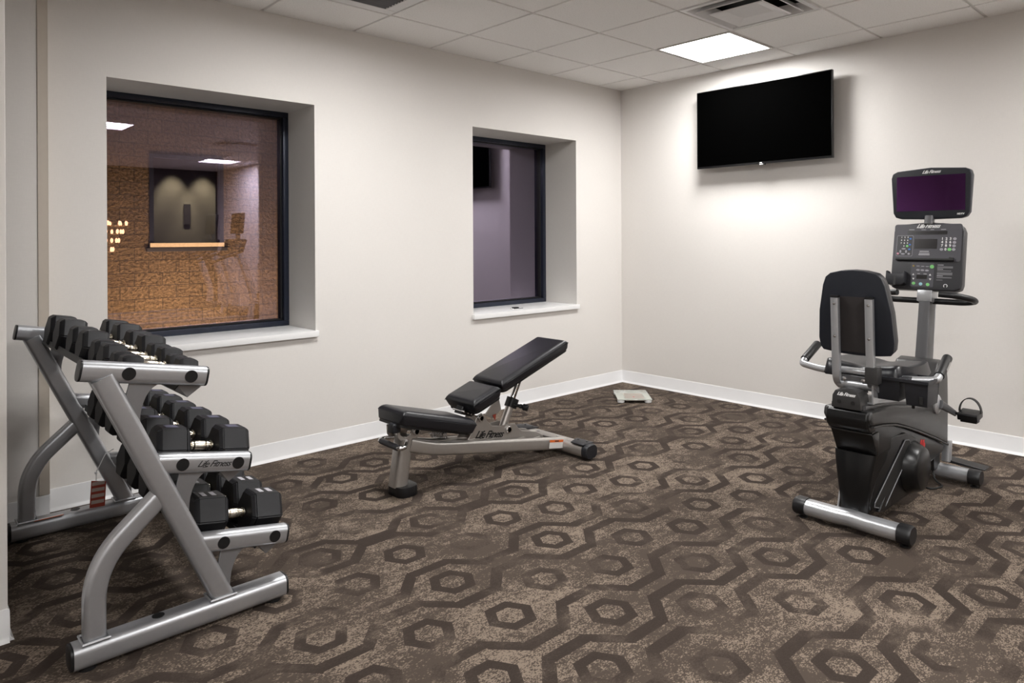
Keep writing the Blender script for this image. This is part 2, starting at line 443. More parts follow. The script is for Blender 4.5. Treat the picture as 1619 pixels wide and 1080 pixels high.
# ---- ceiling lights
def ring(bm, x0, x1, y0, y1, w, z0, z1):
    box(bm, (x0, y0, z0), (x1, y0+w, z1)); box(bm, (x0, y1-w, z0), (x1, y1, z1))
    box(bm, (x0, y0+w, z0), (x0+w, y1-w, z1)); box(bm, (x1-w, y0+w, z0), (x1, y1-w, z1))
for (i, j) in lights:
    x0, x1, y0, y1 = cell(i, j); cx, cy = (x0+x1)/2, (y0+y1)/2; h = .291
    lab = ('square recessed ceiling light glowing white above the television' if (i, j) == (1, 2) else
           'square recessed ceiling light, out of frame, continuing the ceiling light grid')
    t = thing('ceiling_light', lab, 'ceiling light', (cx, cy, H), 'square lights in the ceiling grid')
    bm = NB(); ring(bm, cx-h, cx+h, cy-h, cy+h, .016, H-.003, H+.07); bevel(bm, .0015, 1); obj('frame', bm, M_GRID, t)
    bm = NB(); q = h-.016
    # shallow bowl-shaped diffuser
    pr = [(q, H+.036), (q*.62, H+.042), (q*.60, H+.036), (q*.3, H+.032)]
    rows = [[bm.verts.new((cx+sx*a, cy+sy*a, z)) for sx, sy in ((-1, -1), (1, -1), (1, 1), (-1, 1))] for a, z in pr]
    for A, B in zip(rows, rows[1:]):
        for k in range(4): bm.faces.new((A[k], A[(k+1) % 4], B[(k+1) % 4], B[k]))
    bm.faces.new(rows[-1]); obj('diffuser', bm, M_LIGHT, t, smooth=False)
    bm = NB(); box(bm, (cx-h+.001, cy-h+.001, H+.06), (cx+h-.001, cy+h-.001, H+.066)); obj('housing', bm, M_GRID, t, smooth=False)
# ---- supply air diffusers: nested square cones round a dished centre plate
for n, (i, j) in enumerate(vents):
    x0, x1, y0, y1 = cell(i, j); cx, cy = (x0+x1)/2, (y0+y1)/2
    t = thing('ceiling_vent', ['square white air diffuser with nested louvres beside the ceiling light', 'square air diffuser, out of frame and mirrored in the large window'][n], 'vent', (cx, cy, H), 'square air diffusers in the ceiling grid')
    bm = NB(); ring(bm, cx-.293, cx+.293, cy-.293, cy+.293, .022, H-.004, H+.008); obj('frame', bm, M_DIFF, t, smooth=False)
    for a0, z0, a1, z1 in ((.272, H-.003, .232, H+.046), (.226, H-.014, .186, H+.034)):
        bm = NB(); rows = []
        for a, z in ((a0, z0), (a1, z1), (a1-.004, z1), (a0-.004, z0-.003)): rows.append([bm.verts.new((cx+sx*a, cy+sy*a, z)) for sx, sy in ((-1, -1), (1, -1), (1, 1), (-1, 1))])
        for A, B in zip(rows, rows[1:]+rows[:1]):
            for k in range(4): bm.faces.new((A[k], A[(k+1) % 4], B[(k+1) % 4], B[k]))
        obj('louvre', bm, M_DIFF, t, smooth=False)
    bm = NB(); rows = []
    for a, z in ((.172, H-.026), (.166, H-.032), (.10, H-.010), (.09, H-.008), (.160, H-.022)): rows.append([bm.verts.new((cx+sx*a, cy+sy*a, z)) for sx, sy in ((-1, -1), (1, -1), (1, 1), (-1, 1))])
    for A, B in zip(rows, rows[1:]):
        for k in range(4): bm.faces.new((A[k], A[(k+1) % 4], B[(k+1) % 4], B[k]))
    bm.faces.new(rows[2]); obj('centre_plate', bm, M_DIFF, t, smooth=False)
    bm = NB(); box(bm, (cx-.29, cy-.29, H+.10), (cx+.29, cy+.29, H+.105))
    for s in (-1, 1):
        box(bm, (cx-.29, cy+s*.285-.004, H+.008), (cx+.29, cy+s*.285+.004, H+.10)); box(bm, (cx+s*.285-.004, cy-.28, H+.008), (cx+s*.285+.004, cy+.28, H+.10))
    obj('duct', bm, M_DUCT, t, smooth=False)
# ---- return grille at the top edge of the picture
for (i, j) in grilles:
    x0, x1, y0, y1 = cell(i, j); cx, cy = (x0+x1)/2, (y0+y1)/2
    t = thing('return_grille', 'square return air grille with dark slats at the top edge', 'vent', (cx, cy, H))
    bm = NB(); ring(bm, cx-.293, cx+.293, cy-.293, cy+.293, .075, H-.005, H+.006); bevel(bm, .003, 1); obj('frame', bm, M_DIFF, t)
    bm = NB()
    for k in range(15):
        y = cy-.21+.03*k; prism(bm, [(y-.010, H+.012), (y-.008, H+.012), (y+.010, H-.003), (y+.008, H-.003)], cx-.219, cx+.219, 'x')
    obj('slats', bm, M_GREY, t, smooth=False)
    bm = NB(); box(bm, (cx-.28, cy-.28, H+.06), (cx+.28, cy+.28, H+.065)); obj('duct', bm, M_DUCT, t, smooth=False)

# ---- windows: deep drywall reveal, white sill, dark metal frame, coated pane
for n, (a, b) in enumerate((W1, W2), 1):
    w = bpy.data.objects.new('window_%d' % n, None); COL.objects.link(w); w.location = ((a+b)/2, .2, .754); w['kind'] = 'structure'
    bm = NB(); z0, z1 = .754, ZT
    def fr(x0, x1, q0, q1, wd, y0, y1):
        box(bm, (x0, y0, q0), (x1, y1, q0+wd)); box(bm, (x0, y0, q1-wd), (x1, y1, q1)); box(bm, (x0, y0, q0+wd), (x0+wd, y1, q1-wd)); box(bm, (x1-wd, y0, q0+wd), (x1, y1, q1-wd))
    fr(a, b, z0, z1, .034, .370, .450); bevel(bm, .003, 2); obj('window_frame', bm, M_FRAME, w)
    bm = NB(); fr(a+.034, b-.034, z0+.034, z1-.034, .010, .400, .450); bevel(bm, .002, 1); obj('glazing_bead', bm, M_CAP, w)
    bm = NB(); box(bm, (a+.036, .426, z0+.036), (b-.036, .434, z1-.036)); obj('pane', bm, (M_GLASS, M_GLASS2)[n-1], w, smooth=False)
    bm = NB(); box(bm, (a-.012, -.028, ZS), (b+.012, 0, .754)); box(bm, (a, 0, ZS), (b, .40, .754)); bmesh.ops.remove_doubles(bm, verts=bm.verts, dist=1e-5); bevel(bm, .003, 2)
    obj('window_sill', bm, M_SILL, w)
t = thing('key_fob', 'small black key fob lying on the white sill of the narrow window', 'key fob', (-1.235, .105, .754))
bm = rbox((-1.235, .105, .760), (.055, .034, .012), .005, 3, None); obj('fob', bm, M_CAP, t)
bm = NB(); sweep(bm, circ(.0022, 6), [Vector((-1.272+.014*cos(a), .100+.014*sin(a), .7565)) for a in [2*pi*i/16 for i in range(16)]], closed=True); obj('ring', bm, M_POLISH, t)
bm = NB(); box(bm, (-1.215, .075, .754), (-1.175, .089, .7575)); bevel(bm, .001, 1); obj('key', bm, M_BIKESILVER_D, t)

# ---- television on the right wall
t = thing('television', 'large black flat television mounted high on the right wall', 'television', (-.1, -1.425, 2.19))
y0, y1, z0, z1 = -1.978, -.880, 1.880, 2.503
bm = rbox((-.098, (y0+y1)/2, (z0+z1)/2), (.030, y1-y0, z1-z0), .004, 2); obj('bezel', bm, M_BEZEL, t)
bm = NB(); box(bm, (-.1145, y0+.007, z0+.016), (-.1125, y1-.007, z1-.007)); obj('screen', bm, M_SCREEN, t, smooth=False)
bm = rbox((-.062, (y0+y1)/2, 2.16), (.045, .78, .40), .012, 2); obj('rear_housing', bm, M_BEZEL, t)
bm = rbox((-.020, (y0+y1)/2, 2.19), (.040, .46, .24), .004, 1); obj('wall_mount', bm, M_CAP, t)
bm = rbox((-.108, -1.447, 1.876), (.022, .052, .010), .003, 2); obj('sensor_foot', bm, M_BEZEL, t)
bm = NB(); cbox(bm, (-.1155, -1.439, 1.889), (.002, .018, .005)); cbox(bm, (-.1195, -1.445, 1.8765), (.0015, .028, .006)); obj('emblem', bm, M_WHITE, t, smooth=False)

# ---- bathroom scale by the corner
ca, sa = cos(radians(-44.5)), sin(radians(-44.5))
S = Matrix(((ca, -sa, 0, -.478), (sa, ca, 0, -.487), (0, 0, 1, 0), (0, 0, 0, 1)))
t = thing('bathroom_scale', 'square glass bathroom scale with white feet on carpet near corner', 'scale', (-.478, -.487, 0))
bm = NB(); box(bm, (-.138, -.175, .026), (.138, .175, .033)); bevel(bm, .004, 2); bm.transform(S); obj('glass_platform', bm, M_SCALE, t)
bm = NB(); box(bm, (-.075, -.165, .018), (.085, .02, .0255)); bevel(bm, .004, 2); bm.transform(S); obj('weighing_base', bm, mat('pale_pinkish_plastic', (.46, .41, .37, 1), .5, noise=.04), t)
bm = NB(); box(bm, (-.072, -.150, .0331), (.082, .045, .0337)); bm.transform(S); obj('clear_field', bm, mat('beige_field', (.36, .32, .28, 1), .3, noise=.06), t, smooth=False)
for sx in (-1, 1):
    for sy in (-1, 1):
        bm = NB(); lathe(bm, [(0, .020), (.004, .028), (.020, .030), (.026, .026)], (sx*.108, sy*.143, 0), (0, 0, 1)); bm.transform(S); obj('foot', bm, M_SILL, t)
for sx in (-1, 1):
    bm = NB(); cbox(bm, (sx*.105, .115, .0335), (.032, .03, .001)); bm.transform(S); obj('sensor_pad', bm, mat('greyish_pad', (.30, .29, .26, 1), .4, noise=.05), t, smooth=False)
bm = NB(); cbox(bm, (.0, -.09, .0342), (.012, .012, .001)); bm.transform(S); obj('foot_switch', bm, M_RED, t, smooth=False)
bm = NB(); cbox(bm, (.0, .11, .0335), (.075, .028, .001)); bm.transform(S); obj('display', bm, mat('grey_lcd', (.34, .36, .32, 1), .3, noise=.03), t, smooth=False)

# ================================================================== DUMBBELL RACK
rk = thing('dumbbell_rack', 'silver three-tier dumbbell rack with slanted legs beside the large window', 'dumbbell rack', (-4.28, -.94, 0))
YN, YF = -1.570, -.315
ARMS = [((-4.590, .953), (-4.218, .886)), ((-4.400, .624), (-4.073, .563)), ((-4.270, .3235), (-3.936, .266))]
def armtop(k, x):
    (x0, z0), (x1, z1) = ARMS[k]; return z0+(z1-z0)*(x-x0)/(x1-x0)
TILT = atan2(.061, .345)
for e, (yc, out) in enumerate(((YN, -1), (YF, 1))):
    bm = NB(); sweep(bm, rrect(.074, .080, .024, 5), [(-4.622, yc, .049), (-3.955, yc, .049)], side=(0, 1, 0)); foot = obj('foot', bm, M_SILVER, rk)
    for x, d in ((-4.622, -1), (-3.955, 1)):
        bm = NB(); sweep(bm, rrect(.072, .078, .024, 5), [(x, yc, .049), (x+d*.009, yc, .049)], side=(0, 1, 0)); bevel(bm, .003, 2); obj('end_cap', bm, M_CAP, foot)
    bm = NB(); cyl(bm, (-4.378, yc, .0855), (-4.378, yc, .0875), .019); obj('bolt_cover', bm, M_CAP, foot)
    for x in (-4.58, -3.99):
        bm = NB(); cyl(bm, (x, yc, 0), (x, yc, .014), .026); obj('leveller', bm, M_CAP, foot)
    bm = NB(); sweep(bm, rrect(.068, .064, .016, 4), [(-4.168, yc, .070), (-4.540, yc, .893)], side=(0, 1, 0)); obj('upright', bm, M_SILVER, rk)
    bm = NB(); sweep(bm, rrect(.064, .056, .018, 4), fillet([(-4.562, yc, .075), (-4.562, yc, .307), (-4.345, yc, .503)], .17, 10), side=(0, 1, 0)); obj('brace', bm, M_SILVER, rk)
    # weld beads where the tubes meet the foot
    for x, w in ((-4.562, .036), (-4.178, .042)):
        bm = NB(); sweep(bm, circ(.005, 6), [(x+sx*w, yc+sy*.034, .088) for sx, sy in ((-1, -1), (1, -1), (1, 1), (-1, 1))], closed=True); obj('weld', bm, M_SILVER, foot)
    for k in range(3):
        (x0, z0), (x1, z1) = ARMS[k]
        dx, dz = x1-x0, z1-z0; L = sqrt(dx*dx+dz*dz); tx, tz = dx/L, dz/L; nx, nz = -tz, tx
        c0 = Vector((x0-nx*.033, yc, z0-nz*.033)); c1 = Vector((x1-nx*.033, yc, z1-nz*.033)); T = Vector((tx, 0, tz))
        bm = NB(); sweep(bm, rrect(.066, .056, .021, 5), [c0, c1-T*.006], side=(0, 1, 0)); arm = obj('arm', bm, M_SILVER, rk)
        for p, s in ((c1-T*.006, 1),)+(((c0, -1),) if k == 0 else ()):
            bm = NB(); sweep(bm, rrect(.065, .059, .021, 5), [p, p+T*.007*s], side=(0, 1, 0)); bevel(bm, .002, 2); obj('end_cap', bm, M_CAP, arm)
        for f in ((.345, .85) if k == 0 else (.30, .86) if k == 1 else (.30, .845)):
            p = c0.lerp(c1, f)+Vector((0, out*.0270, 0)); bm = NB(); cyl(bm, p, p+Vector((0, out*.0030, 0)), .0205); obj('bolt_cover', bm, M_CAP, arm)
        # gusset: a curved plate under each arm, cut away at the inner corner
        ux = lambda z: -4.168-.452*(z-.070)+.036                 # right edge of the upright
        zc = armtop(k, x0+.09)-.066; xc = ux(zc)
        g = [(xc+.034, armtop(k, xc+.034)-.062), (xc+.128, armtop(k, xc+.128)-.062)]
        for q in range(1, 9):
            a = q/8*pi/2; g.append((xc+.128-.064*sin(a), armtop(k, xc+.128)-.064-.118*(1-cos(a))))
        g += [(ux(zc-.150)-.004, zc-.150), (ux(zc-.055)-.004, zc-.055)]
        bm = NB(); prism(bm, g, yc-out*.004, yc+out*.004, 'y'); bevel(bm, .0012, 1); obj('gusset', bm, M_PLATE, rk)
    if e == 0:
        (x0, z0), (x1, z1) = ARMS[1]; a = atan2(z1-z0, x1-x0)
        F = frame((-4.207, YN-.0285, armtop(1, -4.207)-.034), (cos(a), 0, sin(a)), (-sin(a), 0, cos(a)))
        logo(.030, F, M_INK, rk)
    else:
        bm = NB(); cbox(bm, (-4.485, yc-.030, .0868), (.11, .014, .0012)); st = obj('warning_sticker', bm, M_LABEL, foot, smooth=False)
        bm = NB(); cbox(bm, (-4.485, yc-.0395, .0867), (.11, .005, .0012)); obj('sticker_edge', bm, M_ORANGE, foot, smooth=False)
# tier rails: bent plates that cradle the heads
TIERX = (-4.350, -4.212, -4.078)
for k in range(3):
    F = lambda u, n: Vector((TIERX[k]+u*cos(TILT)+n*sin(TILT), 0, armtop(k, TIERX[k])-.068-u*sin(TILT)+n*cos(TILT)))
    for s in (-1, 1):
        hw = ((.158, .128), (.135, .128), (.130, .132))[k][s > 0]
        pr = [(s*hw, .022), (s*hw, -.004), (s*.052, -.004), (s*.040, -.022), (s*.037, -.021), (s*.050, 0), (s*(hw-.004), 0), (s*(hw-.004), .022)]
        bm = NB(); A = []; B = []
        for u, n in pr:
            p = F(u, n); A.append(bm.verts.new((p.x, YN+.031, p.z))); B.append(bm.verts.new((p.x, YF-.031, p.z)))
        for i in range(len(pr)): bm.faces.new((A[i], A[(i+1) % 8], B[(i+1) % 8], B[i]))
        bm.faces.new(A[::-1]); bm.faces.new(B); obj('rail', bm, M_CAP, rk, smooth=False)
    # angle stiffener under the front rail
    bm = NB(); A = []; B = []
    for u, n in ((.045, -.006), (.125, -.006), (.085, -.045)):
        p = F(u, n); A.append(bm.verts.new((p.x, YN+.031, p.z))); B.append(bm.verts.new((p.x, YF-.031, p.z)))
    for i in range(3): bm.faces.new((A[i], A[(i+1) % 3], B[(i+1) % 3], B[i]))
    bm.faces.new(A[::-1]); bm.faces.new(B); obj('stiffener', bm, M_PLATE, rk, smooth=False)

# ---- dumbbells
PROTO = {}
def dumbbell(R, Lh, gap, mark, label, group):
    key = (R, Lh, gap, mark)
    if key not in PROTO:
        r = thing('dumbbell', label, 'dumbbell', (0, 0, 0), group)
        for s in (-1, 1):
            bm = NB(); rows = []
            for x, f in ((gap/2, .86), (gap/2+.010, .985), (gap/2+.018, 1), (gap/2+Lh-.016, 1), (gap/2+Lh-.005, .90), (gap/2+Lh, .80)):
                rows.append([bm.verts.new((s*x, R*f*cos(pi/3*i), R*f*sin(pi/3*i))) for i in range(6)])
            for A, B in zip(rows, rows[1:]):
                for i in range(6): bm.faces.new((A[i], A[(i+1) % 6], B[(i+1) % 6], B[i]))
            bm.faces.new(rows[0]); bm.faces.new(rows[-1])
            es = [e for e in bm.edges if abs(e.verts[0].co.x-e.verts[1].co.x) > .01]
            bmesh.ops.bevel(bm, geom=es, offset=.004, segments=2, affect='EDGES')
            hd = obj('weight_head', bm, M_RUBBER, r, ang=24)
            if mark:
                x = s*(gap/2+Lh*.52); z = R*.866
                for q in ((-1, 1) if mark == 2 else (0,)):
                    bm = NB(); cbox(bm, (x+q*.017, 0, z+.0004), (.017 if mark == 2 else .040, R*.50, .001)); obj('weight_mark', bm, M_MARK if mark == 2 else mat('dim_print', (.10, .10, .15, 1), .5, noise=.2), hd, smooth=False, local=True)
        g = gap/2; pr = [(-g, .0135), (-g+.004, .0175), (-g+.010, .0175), (-g+.012, .0125), (-g+.018, .0125), (-g+.020, .0155), (-g+.026, .0155), (-g+.028, .0135), (-g*.35, .0165), (0, .0175)]
        pr = pr+[(-a, b) for a, b in reversed(pr[:-1])]
        bm = NB(); lathe(bm, [(a+g, b) for a, b in pr], (-g, 0, 0), (1, 0, 0), 18)
        obj('handle', bm, M_CHROME, r, ang=30)
        PROTO[key] = r; return r
    src = PROTO[key]
    r = src.copy(); COL.objects.link(r); r['label'] = label; r['group'] = group
    for ch in src.children:
        c = ch.copy(); COL.objects.link(c); c.parent = r
        for g2 in ch.children:
            d = g2.copy(); COL.objects.link(d); d.parent = c
    return r
ORD = ['nearest', 'second', 'third', 'fourth', 'fifth', 'sixth', 'seventh', 'farthest']
tiers = [
    ('top tier', [(.049, .064, .112, 0, -1.498), (.049, .064, .112, 0, -1.398), (.057, .076, .112, 0, -1.286), (.057, .076, .112, 0, -1.163), (.069, .090, .112, 0, -1.020), (.069, .090, .112, 0, -.850), (.076, .100, .112, 0, -.640), (.076, .100, .112, 0, -.450)]),
    ('middle tier', [(.078, .110, .098, 1, -1.462), (.078, .110, .098, 1, -1.274), (.078, .110, .098, 1, -1.086), (.076, .110, .098, 1, -.902), (.076, .110, .098, 1, -.730), (.073, .104, .098, 1, -.560)]),
    ('bottom tier', [(.088, .120, .088, 2, -1.418), (.088, .120, .088, 2, -1.236), (.088, .120, .088, 2, -1.054), (.086, .120, .088, 2, -.874), (.086, .120, .088, 2, -.694), (.086, .120, .088, 2, -.514)])]
for k, (tn, lst) in enumerate(tiers):
    for i, (R, Lh, gap, mk, y) in enumerate(lst):
        kind = ['black hex dumbbell', 'large black hex dumbbell', 'pale-marked black hex dumbbell'][k]
        if i == 0: lab = '%s, nearest the camera on the rack\'s %s' % (kind, tn)
        elif i == len(lst)-1: lab = '%s, at the far end of the rack\'s %s' % (kind, tn)
        else: lab = '%s, %s from the near end of the rack\'s %s' % (kind, ORD[i], tn)
        d = dumbbell(R, Lh, gap, mk, lab, 'dumbbells on the %s of the rack' % tn)
        n = -.068+.866*R+.0006; x = TIERX[k]
        d.location = (x+n*sin(TILT), y, armtop(k, x)+n*cos(TILT)); d.rotation_euler = (0, TILT, 0)

# ---- striped care tag tied to the far leg
t = thing('hang_tag', 'red and white striped tag zip-tied to the far leg of the rack', 'tag', (-4.295, -.36, .09))
bm = NB(); prism(bm, [(-4.330, .090), (-4.268, .086), (-4.262, .198), (-4.322, .214)], -.361, -.3585, 'y'); obj('card', bm, M_REDTAG, t, smooth=False)
for k in range(4):
    z = .106+.028*k; bm = NB(); prism(bm, [(-4.324+.0012*k, z), (-4.272+.0012*k, z-.002), (-4.271+.0012*k, z+.013), (-4.323+.0012*k, z+.016)], -.3625, -.3605, 'y'); obj('printed_stripe', bm, mat('dull_pinkish_print', (.42, .33, .29, 1), .5, noise=.1), t, smooth=False)
bm = NB(); pts = [(-4.300, -.362, .215), (-4.292, -.366, .27), (-4.262, -.352, .325), (-4.225, -.320, .335), (-4.222, -.285, .325), (-4.262, -.276, .285), (-4.300, -.276, .25), (-4.318, -.315, .235)]
pts = [(-4.304, -.366, .212), (-4.300, -.353, .250), (-4.262, -.3490, .325), (-4.228, -.346, .338)]
sweep(bm, rrect(.008, .003, .001, 2), pts); obj('zip_tie', bm, M_ZIP, t)
bm = rbox((-4.302, -.3535, .245), (.012, .007, .010), .002, 2); obj('zip_head', bm, M_ZIP, t)

# ================================================================== WORKOUT BENCH
YBN = -.985
bn = thing('workout_bench', 'black padded adjustable weight bench with raised backrest on champagne frame', 'weight bench', (-2.45, YBN, 0))
bm = NB(); prism(bm, [(x-3.045, y+YBN-.008) for x, y in rrect(.120, .150, .045, 6)], 0, .052, 'z'); bevel(bm, .006, 2); obj('rubber_foot', bm, M_CAP, bn)
bm = NB(); sweep(bm, rrect(.082, .096, .032, 6), [(-3.070, YBN, .040), (-3.030, YBN, .300)], side=(0, 1, 0)); post = obj('front_post', bm, M_SILVER2, bn)
# cradle that carries the seat pivot
for s in (-1, 1):
    g = [(-3.085, .290), (-2.985, .285), (-2.965, .318), (-2.975, .345), (-3.000, .350), (-3.016, .335), (-3.030, .308), (-3.060, .300), (-3.085, .318), (-3.095, .360), (-3.105, .358), (-3.102, .310)]
    bm = NB(); prism(bm, g, YBN+s*.046, YBN+s*.052, 'y'); bevel(bm, .0015, 1); obj('cradle_plate', bm, M_SILVER2, post)
def pivot(x, z, hw, r, par):
    for s in (-1, 1):
        bm = NB(); lathe(bm, [(0, r), (.010, r), (.013, r*.88), (.013, r*.62), (.008, r*.60)], (x, YBN+s*hw, z), (0, s, 0), 20); b = obj('pivot_bolt', bm, M_POLISH, par)
        bm = NB(); cyl(bm, (x, YBN+s*(hw+.007), z), (x, YBN+s*(hw+.0105), z), r*.58, 6); obj('socket', bm, M_CAP, b)
pivot(-2.992, .322, .052, .021, bn); pivot(-2.555, .312, .052, .019, bn); pivot(-2.345, .208, .052, .021, bn)
# twin beams
for s in (-1, 1):
    bm = NB(); sweep(bm, rrect(.072, .046, .016, 4), fillet([(-3.020, YBN+s*.030, .252), (-2.87, YBN+s*.040, .203), (-1.945, YBN+s*.118, .062)], .12, 8), side=(0, 1, 0)); b = obj('beam', bm, M_SILVER2, bn)
    for x in (-2.62, -2.49, -2.27, -2.15):
        f = (x+2.87)/(2.87-1.945); z = .203-(.141)*f+.0365; yy = YBN+s*(.040+.078*f)-s*.012
        bm = rbox((x, yy, z), (.055, .010, .008), .003, 2); obj('weld', bm, M_SILVER2, b)
    if s < 0:
        bm = NB(); d = Vector((.925, -.078, -.141)).normalized(); F = frame((-2.030, YBN-.118+.0065-.0275, .078), d, Vector((.15, 0, 1)))
        prism(bm, [(-.058, -.026), (.050, -.026), (.050, .022), (-.058, .022)], 0, .0012, 'z', F); w = obj('warning_label', bm, M_LABEL, b, smooth=False)
        bm = NB(); prism(bm, [(-.058, .010), (.050, .010), (.050, .024), (-.058, .024)], .0006, .0018, 'z', F); obj('label_header', bm, M_ORANGE, w, smooth=False)
        bm = NB(); prism(bm, [(-.018, .014), (.014, .014), (.014, .020), (-.018, .020)], .001, .0024, 'z', F); obj('label_bar', bm, M_INK, w, smooth=False)
# rear stabiliser with wrap-round end caps
bm = NB(); sweep(bm, rrect(.078, .098, .032, 5), [(-1.935, YBN-.31, .052), (-1.935, YBN+.29, .052)], side=(1, 0, 0)); stb = obj('stabilizer', bm, M_SILVER2, bn)
for s in (-1, 1):
    y0 = YBN+(-.31 if s < 0 else .29)
    bm = NB(); sweep(bm, rrect(.084, .104, .034, 6), [(-1.935, y0-s*.012, .052), (-1.935, y0+s*.020, .052), (-1.935, y0+s*.028, .052)], side=(1, 0, 0), scales=[1, 1, .9]); c = obj('end_cap', bm, M_BLUECAP, stb)
    bm = NB(); prism(bm, [(-1.984, y0-s*.10), (-1.890, y0-s*.135), (-1.886, y0), (-1.984, y0)], .0905, .0965, 'z'); bevel(bm, .003, 2); obj('grip_pad', bm, M_BLUECAP, stb)
    for q in (.03, .10):
        bm = NB(); cyl(bm, (-1.915, y0-s*q, .0960), (-1.915, y0-s*q, .0985), .006, 10); obj('screw', bm, M_CAP, stb)
bm = rbox((-1.972, YBN, .095), (.075, .235, .010), .004, 2); pl = obj('tie_plate', bm, M_SILVER2, bn)
for y in (-.085, .085):
    bm = NB(); cyl(bm, (-1.965, YBN+y, .100), (-1.965, YBN+y, .104), .010, 12); obj('bolt', bm, M_POLISH, pl)
# side plates that carry the wordmark
g = [(-2.66, .150), (-2.645, .205), (-2.605, .252), (-2.590, .300), (-2.575, .330), (-2.545, .338), (-2.525, .320), (-2.505, .288), (-2.465, .250), (-2.40, .238), (-2.345, .240), (-2.290, .232), (-2.265, .205), (-2.235, .180), (-2.115, .152), (-2.060, .120), (-2.045, .080), (-2.30, .110)]
for s in (-1, 1):
    bm = NB(); prism(bm, g, YBN+s*.044, YBN+s*.050, 'y'); bevel(bm, .002, 1); pln = obj('side_plate', bm, M_SILVER2, bn)
    if s < 0:
        logo(.056, frame((-2.490, YBN-.0506, .206), (1, 0, -.16), (.16, 0, 1)), M_INK, pln, .0012)
# pads
def pad(name, x0, z0, x1, z1, th, w, r, par, w2=None):
    """upholstered pad whose top surface runs from (x0,z0) to (x1,z1)"""
    a = atan2(z1-z0, x1-x0); L = sqrt((x1-x0)**2+(z1-z0)**2); w2 = w if w2 is None else w2
    out = []
    for (u, v) in ((0, -w/2), (L, -w2/2), (L, w2/2), (0, w/2)): out.append((u, v))
    bm = NB(); A = [bm.verts.new((u, v, -th)) for u, v in out]; M_ = [bm.verts.new((u, v, -th*.35)) for u, v in out]; B = [bm.verts.new((u, v, 0)) for u, v in out]
    for P, Q in ((A, M_), (M_, B)):
        for i in range(4): bm.faces.new((P[i], P[(i+1) % 4], Q[(i+1) % 4], Q[i]))
    bm.faces.new(A[::-1]); bm.faces.new(B)
    vert = [e for e in bm.edges if abs(e.verts[0].co.z-e.verts[1].co.z) > 1e-4]
    bmesh.ops.bevel(bm, geom=vert, offset=r*1.15, segments=4, profile=.5, affect='EDGES')
    bm.normal_update(); top = [e for e in bm.edges if len(e.link_faces) == 2 and all(abs(v.co.z) < 1e-4 for v in e.verts) and e.calc_face_angle(0) > .5]
    bmesh.ops.bevel(bm, geom=top, offset=r, segments=5, profile=.5, affect='EDGES')
    bm.normal_update(); bot = [e for e in bm.edges if len(e.link_faces) == 2 and all(abs(v.co.z+th) < 1e-4 for v in e.verts) and e.calc_face_angle(0) > .5]
    bmesh.ops.bevel(bm, geom=bot, offset=.008, segments=2, profile=.5, affect='EDGES')
    mtx = Matrix.Translation((x0, YBN, z0)) @ Matrix.Rotation(-a, 4, 'Y')
    bm.transform(mtx); o = obj(name, bm, M_VINYL, par, ang=50)
    bm = NB(); k = .94; pr = [(u, v) for u, v in rrect(L*.985, min(w, w2)*k, .03, 4)]
    prism(bm, [(u+L/2, v) for u, v in pr], -th-.012, -th+.004, 'z', mtx); obj('pad_board', bm, M_CAP, o)
    # seam piping along both long edges
    for s in (-1, 1):
        bm = NB(); sweep(bm, circ(.0018, 6), [mtx @ Vector((r*1.3, s*(w/2-.0008), -th*.42)), mtx @ Vector((L-r*1.3, s*(w2/2-.0008), -th*.42))]); obj('piping', bm, M_VINYL, o)
    return o, mtx
seat, SM = pad('seat_pad', -3.105, .460, -2.645, .333, .076, .235, .030, bn, .275)
mid, MM = pad('lumbar_pad', -2.672, .432, -2.480, .498, .068, .262, .030, bn)
back, BM = pad('backrest_pad', -2.468, .512, -1.925, .699, .060, .262, .026, bn)
# frames under the pads
bm = NB(); sweep(bm, rrect(.034, .060, .006, 2), [(-2.60, YBN, .345), (-2.42, YBN, .425), (-2.02, YBN, .573)], side=(0, 1, 0)); obj('backrest_frame', bm, M_SILVER2, bn)
bm = NB(); sweep(bm, rrect(.014, .16, .004, 2), [(-2.44, YBN, .442), (-2.36, YBN, .470)], side=(0, 1, 0)); obj('joint_plate', bm, M_SILVER2, bn)
bm = NB(); sweep(bm, rrect(.036, .052, .006, 2), [(-3.075, YBN, .352), (-2.62, YBN, .268)], side=(0, 1, 0)); obj('seat_frame', bm, M_SILVER2, bn)
bm = rbox((-3.118, YBN-.045, .362), (.052, .055, .050), .014, 3); obj('adjuster_knob', bm, M_BLUECAP, bn)
bm = rbox((-2.92, YBN, .318), (.09, .12, .036), .004, 1); obj('pivot_block', bm, M_SILVER2, bn)
# notched hinge, spring and lever
bm = NB(); prism(bm, [(-2.68, .352), (-2.60, .322), (-2.565, .352), (-2.60, .385), (-2.66, .392)], YBN-.03, YBN+.03, 'y'); bevel(bm, .003, 1); hg = obj('hinge', bm, M_CAP, bn)
for k in range(5):
    bm = NB(); cyl(bm, (-2.668+.024*k, YBN-.052, .366-.011*k), (-2.668+.024*k, YBN+.052, .366-.011*k), .005, 10); obj('hinge_pin', bm, M_POLISH, hg)
bm = NB(); hel = [Vector((-2.86+.0011*i, YBN+.016*cos(i*.62), .272+.016*sin(i*.62)-.0003*i)) for i in range(90)]; sweep(bm, circ(.0032, 6), hel); obj('spring', bm, M_POLISH, bn)
bm = NB(); cyl(bm, (-2.80, YBN-.02, .262), (-2.715, YBN-.03, .305), .005, 8); obj('lever', bm, M_POLISH, bn)
